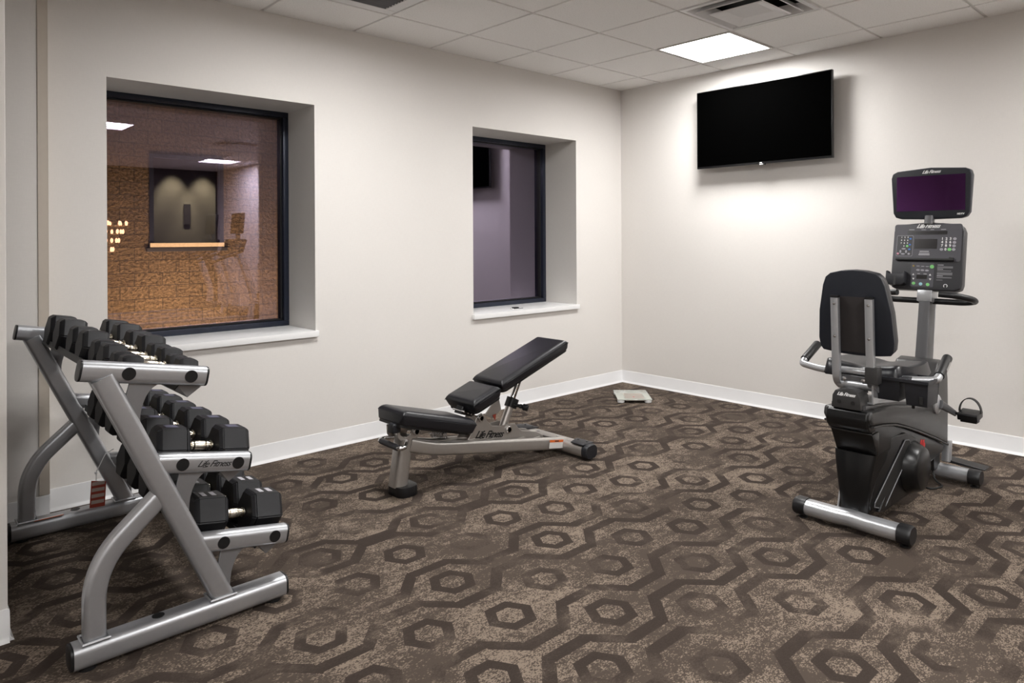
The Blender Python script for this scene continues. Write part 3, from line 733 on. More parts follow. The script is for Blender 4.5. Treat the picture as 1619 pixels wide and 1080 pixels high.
# incline strut
bm = NB(); sweep(bm, circ(.024, 18), [(-2.352, YBN, .195), (-2.272, YBN, .350)]); obj('strut_sleeve', bm, M_SILVER2, bn)
bm = NB(); sweep(bm, rrect(.062, .058, .012, 3), [(-2.283, YBN, .318), (-2.258, YBN, .368)], side=(0, 1, 0)); obj('strut_collar', bm, M_CAP, bn)
bm = NB(); sweep(bm, circ(.0165, 16), [(-2.272, YBN, .350), (-2.185, YBN, .520)]); st = obj('strut_tube', bm, M_POLISH, bn)
for k in range(4):
    p = Vector((-2.272, YBN, .350)).lerp(Vector((-2.185, YBN, .520)), .22+.2*k); bm = NB(); cyl(bm, p+Vector((0, -.0172, 0)), p+Vector((0, .0172, 0)), .005, 10); obj('hole', bm, M_INK, st)
d = Vector((.55, -.78, -.18)).normalized(); p = Vector((-2.272, YBN-.02, .335))
bm = NB(); lathe(bm, [(0, .010), (.035, .010), (.037, .013), (.050, .013), (.052, .010), (.058, .019), (.085, .020), (.090, .015)], p, d, 18); obj('pull_pin', bm, M_CAP, bn)
bm = NB(); prism(bm, [(-2.46, .300), (-2.405, .268), (-2.335, .310), (-2.350, .372), (-2.375, .378)], YBN+.02, YBN+.028, 'y'); bevel(bm, .001, 1); sg = obj('shield_plate', bm, M_SILVER2, bn)
bm = NB(); prism(bm, [(-2.408, .290), (-2.388, .255), (-2.380, .294)], YBN+.014, YBN+.016, 'y'); obj('warning_triangle', bm, M_REDTAG, sg, smooth=False)
# lifting handle in front of the post
pts = fillet([(-3.075, YBN+.055, .275), (-3.150, YBN+.055, .272), (-3.150, YBN-.095, .272), (-3.075, YBN-.095, .275)], .022, 5)
pts = fillet([(-3.040, YBN+.04, .285), (-3.095, YBN+.095, .276), (-3.122, YBN+.090, .272), (-3.130, YBN-.112, .272), (-3.100, YBN-.112, .272), (-3.040, YBN-.040, .280)], .018, 5)
bm = NB(); sweep(bm, circ(.012, 12), pts); hd = obj('lift_handle', bm, M_POLISH, bn)
bm = NB(); cyl(bm, (-3.1235, YBN+.070, .272), (-3.1293, YBN-.092, .272), .0155, 16); obj('grip', bm, M_BLUECAP, hd)

# ================================================================== RECUMBENT EXERCISE BIKE
YK = -2.785
bk = thing('exercise_bike', 'black and silver recumbent exercise bike with console and screen on a mast', 'exercise bike', (-1.30, YK, 0))
def stab(x, name):
    bm = NB(); sweep(bm, [(a, b) for a, b in rrect(.070, .088, .034, 6)], [(x, YK+.215, .052), (x, YK+.07, .052), (x, YK, .056), (x, YK-.07, .052), (x, YK-.215, .052)], side=(1, 0, 0)); s_ = obj(name, bm, M_BIKESILVER, bk)
    for q in (-1, 1):
        bm = NB(); sweep(bm, rrect(.078, .098, .038, 6), [(x, YK+q*.200, .052), (x, YK+q*.245, .052), (x, YK+q*.255, .052)], side=(1, 0, 0), scales=[1, 1, .9]); obj('end_cap', bm, M_CAP, s_)
        bm = NB(); lathe(bm, [(0, .020), (.006, .020), (.008, .008), (.022, .008)], (x, YK+q*.222, 0), (0, 0, 1), 14); obj('leveller', bm, M_INK, s_)
    return s_
stab(-1.845, 'rear_stabilizer'); stab(-.815, 'front_stabilizer')
# upper (graphite) and lower (gloss black) shroud, split along an arc
arc = [(-1.870, .490), (-1.75, .478), (-1.60, .453), (-1.46, .415), (-1.30, .366), (-1.15, .316), (-1.00, .266), (-.832, .205)]
up = [(-1.870, .490), (-1.893, .520), (-1.880, .556), (-1.60, .538), (-1.25, .478), (-1.115, .462), (-1.085, .520), (-1.04, .600), (-.98, .660), (-.92, .668), (-.845, .640), (-.826, .56), (-.822, .40), (-.832, .205)]
bm = NB(); prism(bm, up+arc[::-1][1:-1], YK-.105, YK+.105, 'y'); bevel(bm, .014, 3); obj('upper_shroud', bm, M_BIKEGREY, bk)
lo = [(-1.858, .478), (-1.838, .440), (-1.782, .345), (-1.775, .335), (-1.60, .335), (-1.60, .2), (-1.765, .085), (-1.700, .072), (-1.47, .085), (-1.30, .120), (-1.12, .150), (-.87, .165), (-.836, .200)]
bm = NB(); prism(bm, lo+[(a, b-.006) for a, b in arc[::-1][1:-1]], YK-.090, YK+.090, 'y'); bevel(bm, .009, 3); obj('lower_shroud', bm, M_BIKEBLACK, bk)
bm = NB(); sweep(bm, rrect(.010, .012, .004, 2), [(a, YK-.103, b-.003) for a, b in arc], side=(0, 1, 0)); obj('shroud_lip', bm, M_BIKEGREY, bk)
bm = NB(); sweep(bm, rrect(.010, .012, .004, 2), [(a, YK+.103, b-.003) for a, b in arc], side=(0, 1, 0)); obj('shroud_lip', bm, M_BIKEGREY, bk)
# rear bulge and lower rear panel
bm = NB(); prism(bm, [(-1.80, .452), (-1.868, .456), (-1.893, .480), (-1.902, .515), (-1.890, .552), (-1.80, .556)], YK-.092, YK+.092, 'y'); bevel(bm, .012, 3); obj('rear_bulge', bm, M_BIKEBLACK, bk)
bm = NB(); prism(bm, [(-1.78, .345), (-1.800, .345), (-1.862, .450), (-1.78, .452)], YK-.098, YK+.084, 'y'); bevel(bm, .006, 2); obj('rear_panel', bm, M_BIKEBLACK, bk)
bm = NB(); sweep(bm, circ(.0035, 8), [(-1.864, YK-.096, .4525), (-1.868, YK, .4525), (-1.864, YK+.083, .4525)]); obj('panel_trim', bm, M_BIKEGREY, bk)
# rear column, glossy, swelling towards the top, with a centre seam
bm = NB(); rows = []
for z, x0, w in ((.072, -1.800, .062), (.14, -1.806, .066), (.22, -1.812, .074), (.29, -1.806, .084), (.345, -1.794, .092)):
    ring_ = []
    for i in range(13):
        a = pi*(i/12-.5); yy = YK+w*sin(a); xx = x0-.022*cos(a)**.8 if abs(cos(a)) > 1e-6 else x0
        if i == 6: xx += .005
        ring_.append(bm.verts.new((xx, yy, z)))
    ring_ += [bm.verts.new((-1.66, YK+w, z)), bm.verts.new((-1.66, YK-w, z))]; rows.append(ring_)
for A, B in zip(rows, rows[1:]):
    n = len(A)
    for i in range(n): bm.faces.new((A[i], A[(i+1) % n], B[(i+1) % n], B[i]))
bm.faces.new(rows[0]); bm.faces.new(rows[-1]); obj('rear_column', bm, M_BIKEBLACK, bk, ang=50)
bm = NB(); prism(bm, [(-1.80, .065), (-1.70, .065), (-1.70, .20), (-1.75, .20)], YK+.075, YK+.085, 'y'); bevel(bm, .002, 1); obj('brace_plate', bm, M_BIKESILVER, bk)
# rear cap with wordmark and two round holes
bm = NB(); prism(bm, [(YK-.064, .556), (YK+.064, .556), (YK+.060, .612), (YK+.048, .634), (YK, .644), (YK-.048, .634), (YK-.060, .612)], -1.898, -1.800, 'x'); bevel(bm, .005, 2); rc = obj('rear_cap', bm, M_BIKEGREY, bk)
F = frame((-1.8985, YK, .590), (0, -1, 0), (0, 0, 1))
logo(.021, F @ Matrix.Translation((0, .030, 0)), M_WHITE, rc, .0006)
for u in (-.030, .030):
    bm = NB(); cyl(bm, F @ Vector((u, -.004, -.003)), F @ Vector((u, -.004, .0012)), .0085, 16); obj('hole', bm, M_INK, rc)
# seat rail on top of the shroud
bm = NB(); sweep(bm, rrect(.020, .150, .004, 2), [(-1.870, YK, .566), (-1.50, YK, .528), (-1.12, YK, .468)], side=(0, 1, 0)); obj('seat_rail', bm, M_BIKESILVER_D, bk)
bm = NB(); sweep(bm, rrect(.012, .152, .003, 2), [(-1.780, YK, .574), (-1.50, YK, .541), (-1.15, YK, .484)], side=(0, 1, 0)); obj('rail_cover', bm, M_BIKESILVER, bk)
# flywheel disc, strip, script
bm = NB(); lathe(bm, [(0, .128), (.024, .126), (.060, .106), (.070, .100), (.074, .092)], (-1.402, YK-.090, .212), (0, -1, 0), 40); obj('flywheel_cover', bm, M_BIKEBLACK, bk)
bm = NB(); lathe(bm, [(0, .128), (.024, .126), (.060, .106), (.070, .100), (.074, .092)], (-1.402, YK+.090, .212), (0, 1, 0), 40); obj('flywheel_cover', bm, M_BIKEBLUE, bk)
PT = Matrix(((cos(.106), sin(.106), 0, -1.8), (-sin(.106), cos(.106), 0, -2.856), (0, 0, 1, 0), (0, 0, 0, 1)))   # the pod's outer face toes in towards the rear
pod = [(-1.705, .345), (-1.765, .225), (-1.815, .123), (-1.805, .090), (-1.69, .060), (-1.423, .088), (-1.34, .104), (-1.29, .214), (-1.36, .345), (-1.46, .385), (-1.60, .392)]
PL = lambda x, z, d=0: PT @ Vector(((x+1.8)/cos(.106), d, z))
bm = NB(); prism(bm, [((x+1.8)/cos(.106), z) for x, z in pod], 0, .085, 'y', PT); bevel(bm, .012, 3); obj('side_pod', bm, M_BIKEBLACK, bk)
sp = [(-1.490, .358), (-1.452, .352), (-1.428, .322), (-1.450, .288), (-1.698, .082), (-1.784, .110), (-1.780, .128)]
bm = NB(); prism(bm, [((x+1.8)/cos(.106), z) for x, z in sp], -.005, .004, 'y', PT); so = obj('side_strip', bm, M_INK, bk)
bm = NB(); sweep(bm, circ(.0026, 6), [PL(x, z, -.005) for x, z in sp], closed=True, side=(0, 1, 0)); obj('strip_outline', bm, M_GREY, so)
text('lettering', 'Life', .064, frame((-1.200, YK-.0908, .272), (1, 0, -.20), (0, 0, 1)), M_RED, bk, shear=.5, spacing=.8, bold=.003)
# cranks and pedals
ax = Vector((-1.030, YK, .452))
for s in (-1, 1):
    dr = Vector((.165, 0, -.068))*(-s)
    bm = NB(); lathe(bm, [(0, .050), (.010, .050), (.016, .042), (.022, .020)], ax+Vector((0, s*.104, 0)), (0, s, 0), 24); obj('crank_hub', bm, M_BIKESILVER, bk)
    a = ax+Vector((0, s*.132, 0)); b = a+dr+Vector((0, s*.014, 0))
    bm = NB(); sweep(bm, rrect(.040, .017, .007, 3), [a-dr*.08, b+dr*.05], side=(0, 1, 0), scales=[1.1, .75]); cr = obj('crank_arm', bm, M_BIKESILVER_D, bk)
    bm = NB(); cyl(bm, b, b+Vector((0, s*.10, 0)), .008, 12); obj('pedal_spindle', bm, M_CAP, cr)
    c = b+Vector((0, s*.070, .004))
    bm = NB(); prism(bm, [(-.050, -.020), (.050, -.020), (.056, .010), (.048, .016), (-.048, .016), (-.056, .010)], -.046, .046, 'y', Matrix.Translation(c) @ Matrix.Rotation(radians(-6), 4, 'Y')); bevel(bm, .004, 2); pd = obj('pedal', bm, M_CAP, bk)
    bm = NB(); pts = [c+Vector((.01, -.050*cos(t)*1.0, .012+.072*sin(t))) for t in [pi*i/18 for i in range(19)]]
    sweep(bm, rrect(.004, .030, .0015, 2), pts, side=(1, 0, 0)); obj('pedal_strap', bm, M_INK, pd)
    bm = NB(); cbox(bm, (c.x, c.y, c.z-.028), (.06, .075, .020)); bevel(bm, .004, 2); obj('pedal_weight', bm, M_INK, pd)
# front plate over the stabiliser, strut and cable loop
bm = NB(); prism(bm, [(YK-.06, .094), (YK-.265, .086), (YK-.265, .092), (YK-.06, .110)], -.79, -.70, 'x'); bevel(bm, .002, 1); obj('foot_plate', bm, M_CAP, bk)
bm = NB(); sweep(bm, rrect(.05, .04, .008, 2), [(-.79, YK-.085, .10), (-.775, YK-.085, .21)], side=(0, 1, 0)); obj('front_strut', bm, M_BIKESILVER, bk)
bm = NB(); sweep(bm, circ(.005, 8), fillet([(-.86, YK-.03, .10), (-.90, YK-.06, .012), (-.94, YK-.115, .006), (-1.03, YK-.085, .006), (-1.02, YK-.02, .006), (-.95, YK+.02, .10)], .03, 5)); obj('power_cable', bm, M_INK, bk)
bm = NB(); cbox(bm, (-.86, YK, .125), (.10, .12, .12)); bevel(bm, .006, 2); obj('front_block', bm, M_CAP, bk)
# mast
bm = NB(); sweep(bm, rrect(.100, .056, .004, 2), [(-.880, YK-.002, .62), (-.800, YK-.002, 1.03)], side=(0, 1, 0), scales=[1.06, .96]); ms = obj('mast', bm, M_BIKESILVER_D, bk)  # shade on the rider-facing side is put into the darker silver
bm = NB(); sweep(bm, rrect(.012, .058, .003, 2), [(-.826, YK-.002, .64), (-.752, YK-.002, 1.02)], side=(0, 1, 0)); obj('mast_trim', bm, M_BIKESILVER, bk)
bm = NB(); prism(bm, [(-.058, -.037), (.040, -.037), (.040, .037), (-.058, .037)], 0, .070, 'z', Matrix.Translation((-.806, YK, .958)) @ Matrix.Rotation(radians(10), 4, 'Y')); bevel(bm, .004, 2); obj('mast_bracket', bm, M_BIKESILVER, bk)
bm = NB(); sweep(bm, circ(.030, 18), fillet([(-.885, YK, .60), (-.885, YK, .66), (-.86, YK, .66)], .01, 2)); bm.free()
# front handlebar loop
for s in (-1, 1):
    pts = fillet([(-.80, YK+s*.02, .966), (-.800, YK+s*.180, .966), (-.810, YK+s*.232, .975), (-.880, YK+s*.236, .992), (-.945, YK+s*.175, 1.012), (-.965, YK+s*.100, 1.018)], .03, 6)
    bm = NB(); sweep(bm, circ(.0165, 14), pts); hb = obj('handlebar', bm, M_CAP, bk)
# console
t = radians(13); CF = frame((-.815, YK, 1.214), (0, -1, 0), (sin(t), 0, cos(t)))
def cpt(px, py): return ((px-598+ (py-550)*.075)/1010*.352, (548-py)/905*.378)
out = [(-.176+.0, -.150), (-.170, -.178), (-.145, -.190), (.145, -.190), (.172, -.178), (.178, -.150), (.176, .140), (.166, .168), (.140, .180), (.0, .192), (-.140, .180), (-.166, .168), (-.176, .140)]
bm = NB(); prism(bm, out, -.060, 0, 'z', CF); bevel(bm, .010, 3); cs = obj('console', bm, M_CONS, bk)
def cslab(name, u0, v0, u1, v1, d0, d1, m, par=None, r=.004):
    bm = NB(); prism(bm, [((u0+u1)/2+a, (v0+v1)/2+b) for a, b in rrect(abs(u1-u0), abs(v1-v0), r, 3)], d0, d1, 'z', CF); return obj(name, bm, m, par or cs, smooth=False)
def cq(name, x0, y0, x1, y1, d0, d1, m, r=.004):
    a = cpt((x0), (y0)); b = cpt((x1), (y1)); ym = (y0+y1)/2; sh = 0
    u0 = cpt(x0, ym)[0]; u1 = cpt(x1, ym)[0]
    return cslab(name, u0, b[1], u1, a[1], d0, d1, m, None, r)
cq('upper_panel', 118, 118, 1085, 618, 0, .002, M_CONS2, .012)
cq('lower_panel', 372, 640, 702, 962, 0, .002, M_CONS2, .006)
cq('readout_strip', 325, 212, 892, 258, .002, .003, M_LCD, .002)
cq('matrix_display', 425, 320, 750, 450, .002, .003, M_LCD, .002)
cq('small_display', 455, 805, 605, 858, .002, .003, M_LCD, .002)
cq('keypad_panel', 160, 272, 402, 556, .002, .0028, M_OVAL, .006); cq('keypad_face', 165, 277, 397, 551, .0025, .0034, M_CONS, .005)
for (x0, y0, x1, y1) in ((345, 188, 425, 196), (525, 190, 592, 197), (655, 189, 708, 196), (805, 188, 875, 196), (500, 482, 632, 494), (492, 508, 640, 518), (484, 526, 642, 538), (470, 784, 506, 792), (556, 786, 602, 794)):
    cq('legend', x0, y0, x1, y1, .002, .003, M_MARK, .0005)
for (x0, y0, x1, y1, m) in ((755, 662, 838, 670, M_MARK), (750, 682, 965, 708, M_GREY), (750, 716, 830, 724, M_MARK), (748, 736, 940, 748, M_GREY), (745, 762, 955, 798, M_GREY), (742, 806, 825, 814, M_MARK), (740, 824, 945, 838, M_GREY), (735, 860, 820, 868, M_GREY)):
    cq('legend', x0, y0, x1, y1, 0, .0012, m, .0005)
def cbtn(px, py, rx, ry, m, d=.0045):
    u, v = cpt(px, py); bm = NB(); prism(bm, [(u+rx*cos(2*pi*i/16), v+ry*sin(2*pi*i/16)) for i in range(16)], .002, d, 'z', CF); return obj('button', bm, m, cs, smooth=False)
def ctext(s, px, py, size, m, **kw):
    u, v = cpt(px, py); return text('lettering', s, size, CF @ Matrix.Translation((u, v, .0042)), m, cs, **kw)
for r_ in range(3):
    for c_ in range(3):
        n = str(r_*3+c_+1)
        ctext(n, 826+56*c_-4*r_, 318+46*r_, .019, M_WHITE, bold=.0006); ctext(n, 240+46*c_-5*r_, 298+40*r_, .011, M_WHITE, bold=.0004)
ctext('0', 866, 460, .019, M_WHITE, bold=.0006); ctext('0', 270, 418, .011, M_WHITE, bold=.0004)
for px, py in ((996, 318), (990, 366), (984, 412), (978, 460), (810, 460)): cbtn(px, py, .0085, .0075, M_OVAL)
cbtn(920, 460, .0095, .0085, M_GREEN); cbtn(318, 417, .0065, .0065, M_GREEN)
for px, py in ((368, 317), (358, 398), (350, 461)): cbtn(px, py, .0060, .0045, M_BLUEB)
cbtn(180, 522, .0058, .0058, M_PINK); cbtn(342, 524, .0065, .0058, M_OVAL)
for px, py, rx, ry in ((266, 455, .011, .0045), (254, 526, .011, .0045), (218, 492, .0048, .009), (302, 492, .0048, .009)): cbtn(px, py, rx, ry, M_OVAL)
cbtn(678, 692, .0105, .0105, M_GREEN); cbtn(414, 920, .0088, .0088, M_GREEN); cbtn(516, 926, .0088, .0088, M_CYAN); cbtn(616, 930, .0088, .0088, M_GREEN)
for px, py in ((480, 687), (546, 690), (612, 692)): cbtn(px, py, .0095, .0022, M_OVAL)
for px, py in ((478, 740), (542, 742), (606, 744)): cbtn(px, py, .0095, .0050, M_OVAL)
cbtn(414, 686, .0050, .0050, mat('amber_button', (.35, .25, .05, 1), .5, noise=.05))
for px in (410, 650):
    for py, s in ((800, 1), (858, -1)):
        u, v = cpt(px, py); bm = NB(); prism(bm, [(u-.0055, v-s*.004), (u+.0055, v-s*.004), (u, v+s*.006)], .002, .004, 'z', CF); obj('button', bm, M_WHITE, cs, smooth=False)
u, v = cpt(860, 938); bm = NB(); sweep(bm, circ(.0017, 6), [CF @ Vector((u+.0085*cos(a), v+.0085*sin(a), .001)) for a in [radians(-50+280*i/14) for i in range(15)]]); obj('headphone_symbol', bm, M_WHITE, cs)
logo(.031, CF @ Matrix.Translation((cpt(620, 146)[0], cpt(620, 146)[1], .0028)), M_WHITE, cs, .0008)
# reading ledge, phone and bottle holder
u0, v0 = cpt(160, 590); u1 = cpt(985, 590)[0]
bm = NB(); prism(bm, [(u0, v0-.010), (u1, v0-.010), (u1, v0+.006), (u1-.02, v0+.010), (u1-.022, v0+.002), (u0, v0+.002)], 0, .022, 'z', CF); bevel(bm, .002, 2); obj('reading_ledge', bm, M_INK, cs)
u0 = cpt(38, 850)[0]; u1 = cpt(322, 850)[0]; vt = cpt(0, 815)[1]; vb = cpt(0, 962)[1]
bm = NB(); prism(bm, [(u0, vb+.012), (u0+.015, vb), (u1-.015, vb), (u1, vb+.012), (u1, vt+.016), (u1-.010, vt+.018), (u1-.014, vt), (u0+.014, vt), (u0+.010, vt+.018), (u0, vt+.016)], .0, .048, 'z', CF); bevel(bm, .005, 2); hl = obj('phone_holder', bm, M_BLUECAP, cs)
bm = NB(); prism(bm, [((u0+u1)/2-.006, vb-.0005), ((u0+u1)/2+.006, vb-.0005), ((u0+u1)/2+.006, vt-.012), ((u0+u1)/2, vt-.008), ((u0+u1)/2-.006, vt-.012)], .040, .0486, 'z', CF); obj('holder_slot', bm, M_INK, hl, smooth=False)
# screen above the console
TF = frame((-.752, YK, 1.564), (0, -1, 0), (sin(radians(3)), 0, cos(radians(3))))
out = [(-.190, -.110), (-.178, -.134), (-.150, -.143), (.0, -.147), (.150, -.143), (.178, -.134), (.192, -.110), (.203, .090), (.196, .118), (.170, .130), (.0, .142), (-.170, .130), (-.196, .118), (-.203, .090)]
bm = NB(); prism(bm, out, -.045, 0, 'z', TF); bevel(bm, .010, 3); tv = obj('monitor', bm, M_BIKEBLUE, bk)
bm = NB(); prism(bm, [(-.172, -.100), (.172, -.100), (.172, .097), (-.172, .097)], 0, .0015, 'z', TF); obj('monitor_screen', bm, M_PURPLE, tv, smooth=False)
logo(.0245, TF @ Matrix.Translation((.004, .117, .0014)), M_WHITE, tv, .0006)
text('lettering', 'HDTV', .0125, TF @ Matrix.Translation((.150, -.121, .0014)), M_WHITE, tv, shear=.2, bold=.0006)
bm = NB(); sweep(bm, rrect(.05, .042, .01, 3), [(-.772, YK, 1.385), (-.755, YK, 1.43)], side=(0, 1, 0)); obj('monitor_neck', bm, M_BIKESILVER_D, bk)
bm = NB(); sweep(bm, rrect(.05, .07, .01, 3), [(-.79, YK, 1.00), (-.775, YK, 1.10)], side=(0, 1, 0)); obj('console_neck', bm, M_BIKESILVER_D, bk)
# seat posts and backrest
ZS0, ZS1 = .785, 1.170
BF = frame((-1.805, YK, .980), (0, -1, 0), (-.10, 0, 1))
out = [(-.148, -.188), (-.160, -.172), (-.166, -.130), (-.158, 0), (-.136, .120), (-.122, .158), (-.100, .176), (-.05, .188), (0, .191), (.05, .188), (.100, .176), (.122, .158), (.136, .120), (.158, 0), (.166, -.130), (.160, -.172), (.148, -.188), (.07, -.198), (0, -.200), (-.07, -.198)]
bm = NB(); prism(bm, out, -.016, 0, 'z', BF); bevel(bm, .005, 2); bs = obj('backrest_shell', bm, M_BIKEBLUE, bk)
bm = NB(); prism(bm, [(a*.985, b*.985) for a, b in out], -.070, -.014, 'z', BF); bevel(bm, .018, 3); obj('backrest_cushion', bm, M_VINYL, bk)
bm = NB(); prism(bm, [(-.062, -.185), (.068, -.185), (.068, .070), (-.062, .070)], 0, .003, 'z', BF); obj('rear_panel', bm, M_DARKBROWN, bs, smooth=False)
for y in (YK+.072, YK-.078):
    pts = fillet([(-1.835, y, 1.045), (-1.822, y, .74), (-1.818, y, .665), (-1.760, y, .630)], .05, 6)
    bm = NB(); sweep(bm, rrect(.026, .034, .003, 2), pts, side=(0, 1, 0)); ps = obj('seat_post', bm, M_BIKESILVER, bk)
    bm = NB(); sweep(bm, rrect(.028, .036, .004, 2), [(-1.8352, y, 1.045), (-1.8358, y, 1.054)], side=(0, 1, 0)); obj('post_cap', bm, M_CAP, ps)
    for z in (1.018, .868):
        bm = NB(); lathe(bm, [(0, .007), (.003, .006), (.004, .002)], (-1.8475+(1.03-z)*.043, y, z), (-1, 0, 0), 12); obj('screw', bm, M_POLISH, ps)
# cross members and carriage
bm = NB(); cyl(bm, (-1.790, YK+.075, .648), (-1.790, YK-.080, .648), .020, 16); obj('cross_tube', bm, M_BIKESILVER, bk)
bm = NB(); sweep(bm, rrect(.024, .060, .008, 3), [(-1.76, YK+.080, .705), (-1.76, YK-.085, .705)], side=(1, 0, 0)); obj('seat_crossbar', bm, M_BIKESILVER, bk)
bm = NB(); prism(bm, [(-1.80, .655), (-1.70, .655), (-1.70, .690), (-1.80, .690)], YK-.066, YK+.066, 'y'); bevel(bm, .003, 1); obj('carriage', bm, M_BIKESILVER_D, bk)
for y in (-.040, .045):
    bm = NB(); lathe(bm, [(0, .011), (.008, .011), (.010, .006)], (-1.80, YK+y, .672), (-1, 0, 0), 6); obj('bolt', bm, M_POLISH, bk)
bm = NB(); prism(bm, [(-1.82, .575), (-1.735, .575), (-1.735, .66), (-1.82, .66)], YK-.088, YK-.080, 'y'); bevel(bm, .001, 1); obj('carriage_plate', bm, M_BIKESILVER, bk)
bm = NB(); prism(bm, [(-1.82, .575), (-1.66, .575), (-1.66, .583), (-1.82, .583)], YK-.080, YK-.020, 'y'); obj('carriage_plate', bm, M_BIKESILVER, bk)
bm = rbox((-1.812, YK-.085, .705), (.055, .055, .075), .005, 2); obj('clamp_block', bm, M_BIKEGREY, bk)
# saddle
bm = NB(); N1, N2 = 22, 26; g = []
for i in range(N1+1):
    row = []
    for j in range(N2+1):
        u = i/N1; v = j/N2*2-1
        x = -1.755+.425*u; hw_ = .158+.045*sin(pi*min(1, u*.9+.02))+.004*u; y = YK+v*hw_
        e = min(1, (1-abs(v))/.14); ex = min(1, u/.10, (1-u)/.10); rr = (sqrt(max(0, 1-(1-e)**2))*sqrt(max(0, 1-(1-ex)**2)))
        z = .682+.041*rr+.020*abs(v)**2.5*rr-.012*u-.010*math.exp(-(v/.22)**2)*rr+.010*math.exp(-((u-.12)/.12)**2)*rr
        row.append(bm.verts.new((x, y, z)))
    g.append(row)
for i in range(N1):
    for j in range(N2): bm.faces.new((g[i][j], g[i+1][j], g[i+1][j+1], g[i][j+1]))
edge = [g[0][j] for j in range(N2+1)]+[g[i][N2] for i in range(1, N1+1)]+[g[N1][j] for j in range(N2-1, -1, -1)]+[g[i][0] for i in range(N1-1, 0, -1)]
low = [bm.verts.new((v.co.x*.985+-1.54*.015, YK+(v.co.y-YK)*.95, v.co.z-.010)) for v in edge]
for i in range(len(edge)): bm.faces.new((edge[i], edge[(i+1) % len(edge)], low[(i+1) % len(edge)], low[i]))
bm.faces.new(low); obj('saddle', bm, M_VINYL, bk, ang=60)
# side handles
for s in (-1, 1):
    pts = fillet([(-1.745, YK+.01+s*.075, .690), (-1.70, YK+.01+s*.19, .683), (-1.660, YK+.01+s*.300, .690), (-1.625, YK+.01+s*.303, .705), (-1.50, YK+.01+s*.298, .762)], .045, 7)
    bm = NB(); sweep(bm, circ(.0165, 14), pts); h_ = obj('side_handle', bm, M_BIKESILVER, bk)
    bm = NB(); sweep(bm, circ(.0205, 16), [(-1.625, YK+.01+s*.3028, .706), (-1.490, YK+.01+s*.2976, .768), (-1.484, YK+.01+s*.2974, .7705)], scales=[1, 1, .8]); gp = obj('grip', bm, M_CAP, h_)
    bm = NB(); d = Vector((.135, -s*.0057, .062)).normalized(); F = frame((-1.555, YK+.01+s*.300-.0208, .7385), d, Vector((-.3, 0, 1))); prism(bm, rrect(.070, .014, .003, 2), -.002, .0008, 'z', F)
    if s < 0: obj('pulse_sensor', bm, M_POLISH, gp, smooth=False)
    else: bm.free()
# bottle and accessory tray
ty0, ty1 = YK-.085, YK-.292
def tub(bm, x0, x1, y0, y1, z0, z1, w, taper):
    A = [(x0, y0), (x1, y0), (x1, y1), (x0, y1)]; cx, cy = (x0+x1)/2, (y0+y1)/2
    def rw(z, ins, sc): return [bm.verts.new((cx+(x-cx)*sc-ins*(1 if x > cx else -1), cy+(y-cy)*sc-ins*(1 if y > cy else -1), z)) for x, y in A]
    rows = [rw(z1, 0, 1), rw(z0, 0, taper), rw(z0+w, w, taper), rw(z1, w, 1)]
    for P, Q in zip(rows[:2], rows[1:2]):
        for i in range(4): bm.faces.new((P[i], P[(i+1) % 4], Q[(i+1) % 4], Q[i]))
    bm.faces.new(rows[1]); P, Q = rows[3], rows[2]
    for i in range(4): bm.faces.new((P[i], P[(i+1) % 4], Q[(i+1) % 4], Q[i]))
    bm.faces.new(rows[2]); P, Q = rows[0], rows[3]
    for i in range(4): bm.faces.new((P[i], P[(i+1) % 4], Q[(i+1) % 4], Q[i]))
bm = NB(); tub(bm, -1.775, -1.625, YK-.180, ty0, .597, .690, .003, .93); bevel(bm, .004, 2); obj('tray_bin', bm, M_BLUECAP, bk)
bm = NB(); tub(bm, -1.775, -1.625, ty1, YK-.200, .588, .690, .003, .90); bevel(bm, .004, 2); tb = obj('tray_bin', bm, M_BLUECAP, bk)
bm = NB(); box(bm, (-1.7765, YK-.274, .600), (-1.770, YK-.259, .632)); obj('bin_slot', bm, M_INK, tb, smooth=False)
bm = NB()
for (a, b) in ((ty1-.006, YK-.197), (YK-.183, ty0+.006)): ring(bm, -1.783, -1.618, a, b, .010, .688, .700)
box(bm, (-1.783, YK-.197, .688), (-1.618, YK-.183, .700)); obj('tray_rim', bm, M_BLUECAP, bk, smooth=False)
bm = rbox((-1.74, YK-.225, .585), (.012, .012, .03), .002, 1); obj('tray_peg', bm, M_INK, bk)

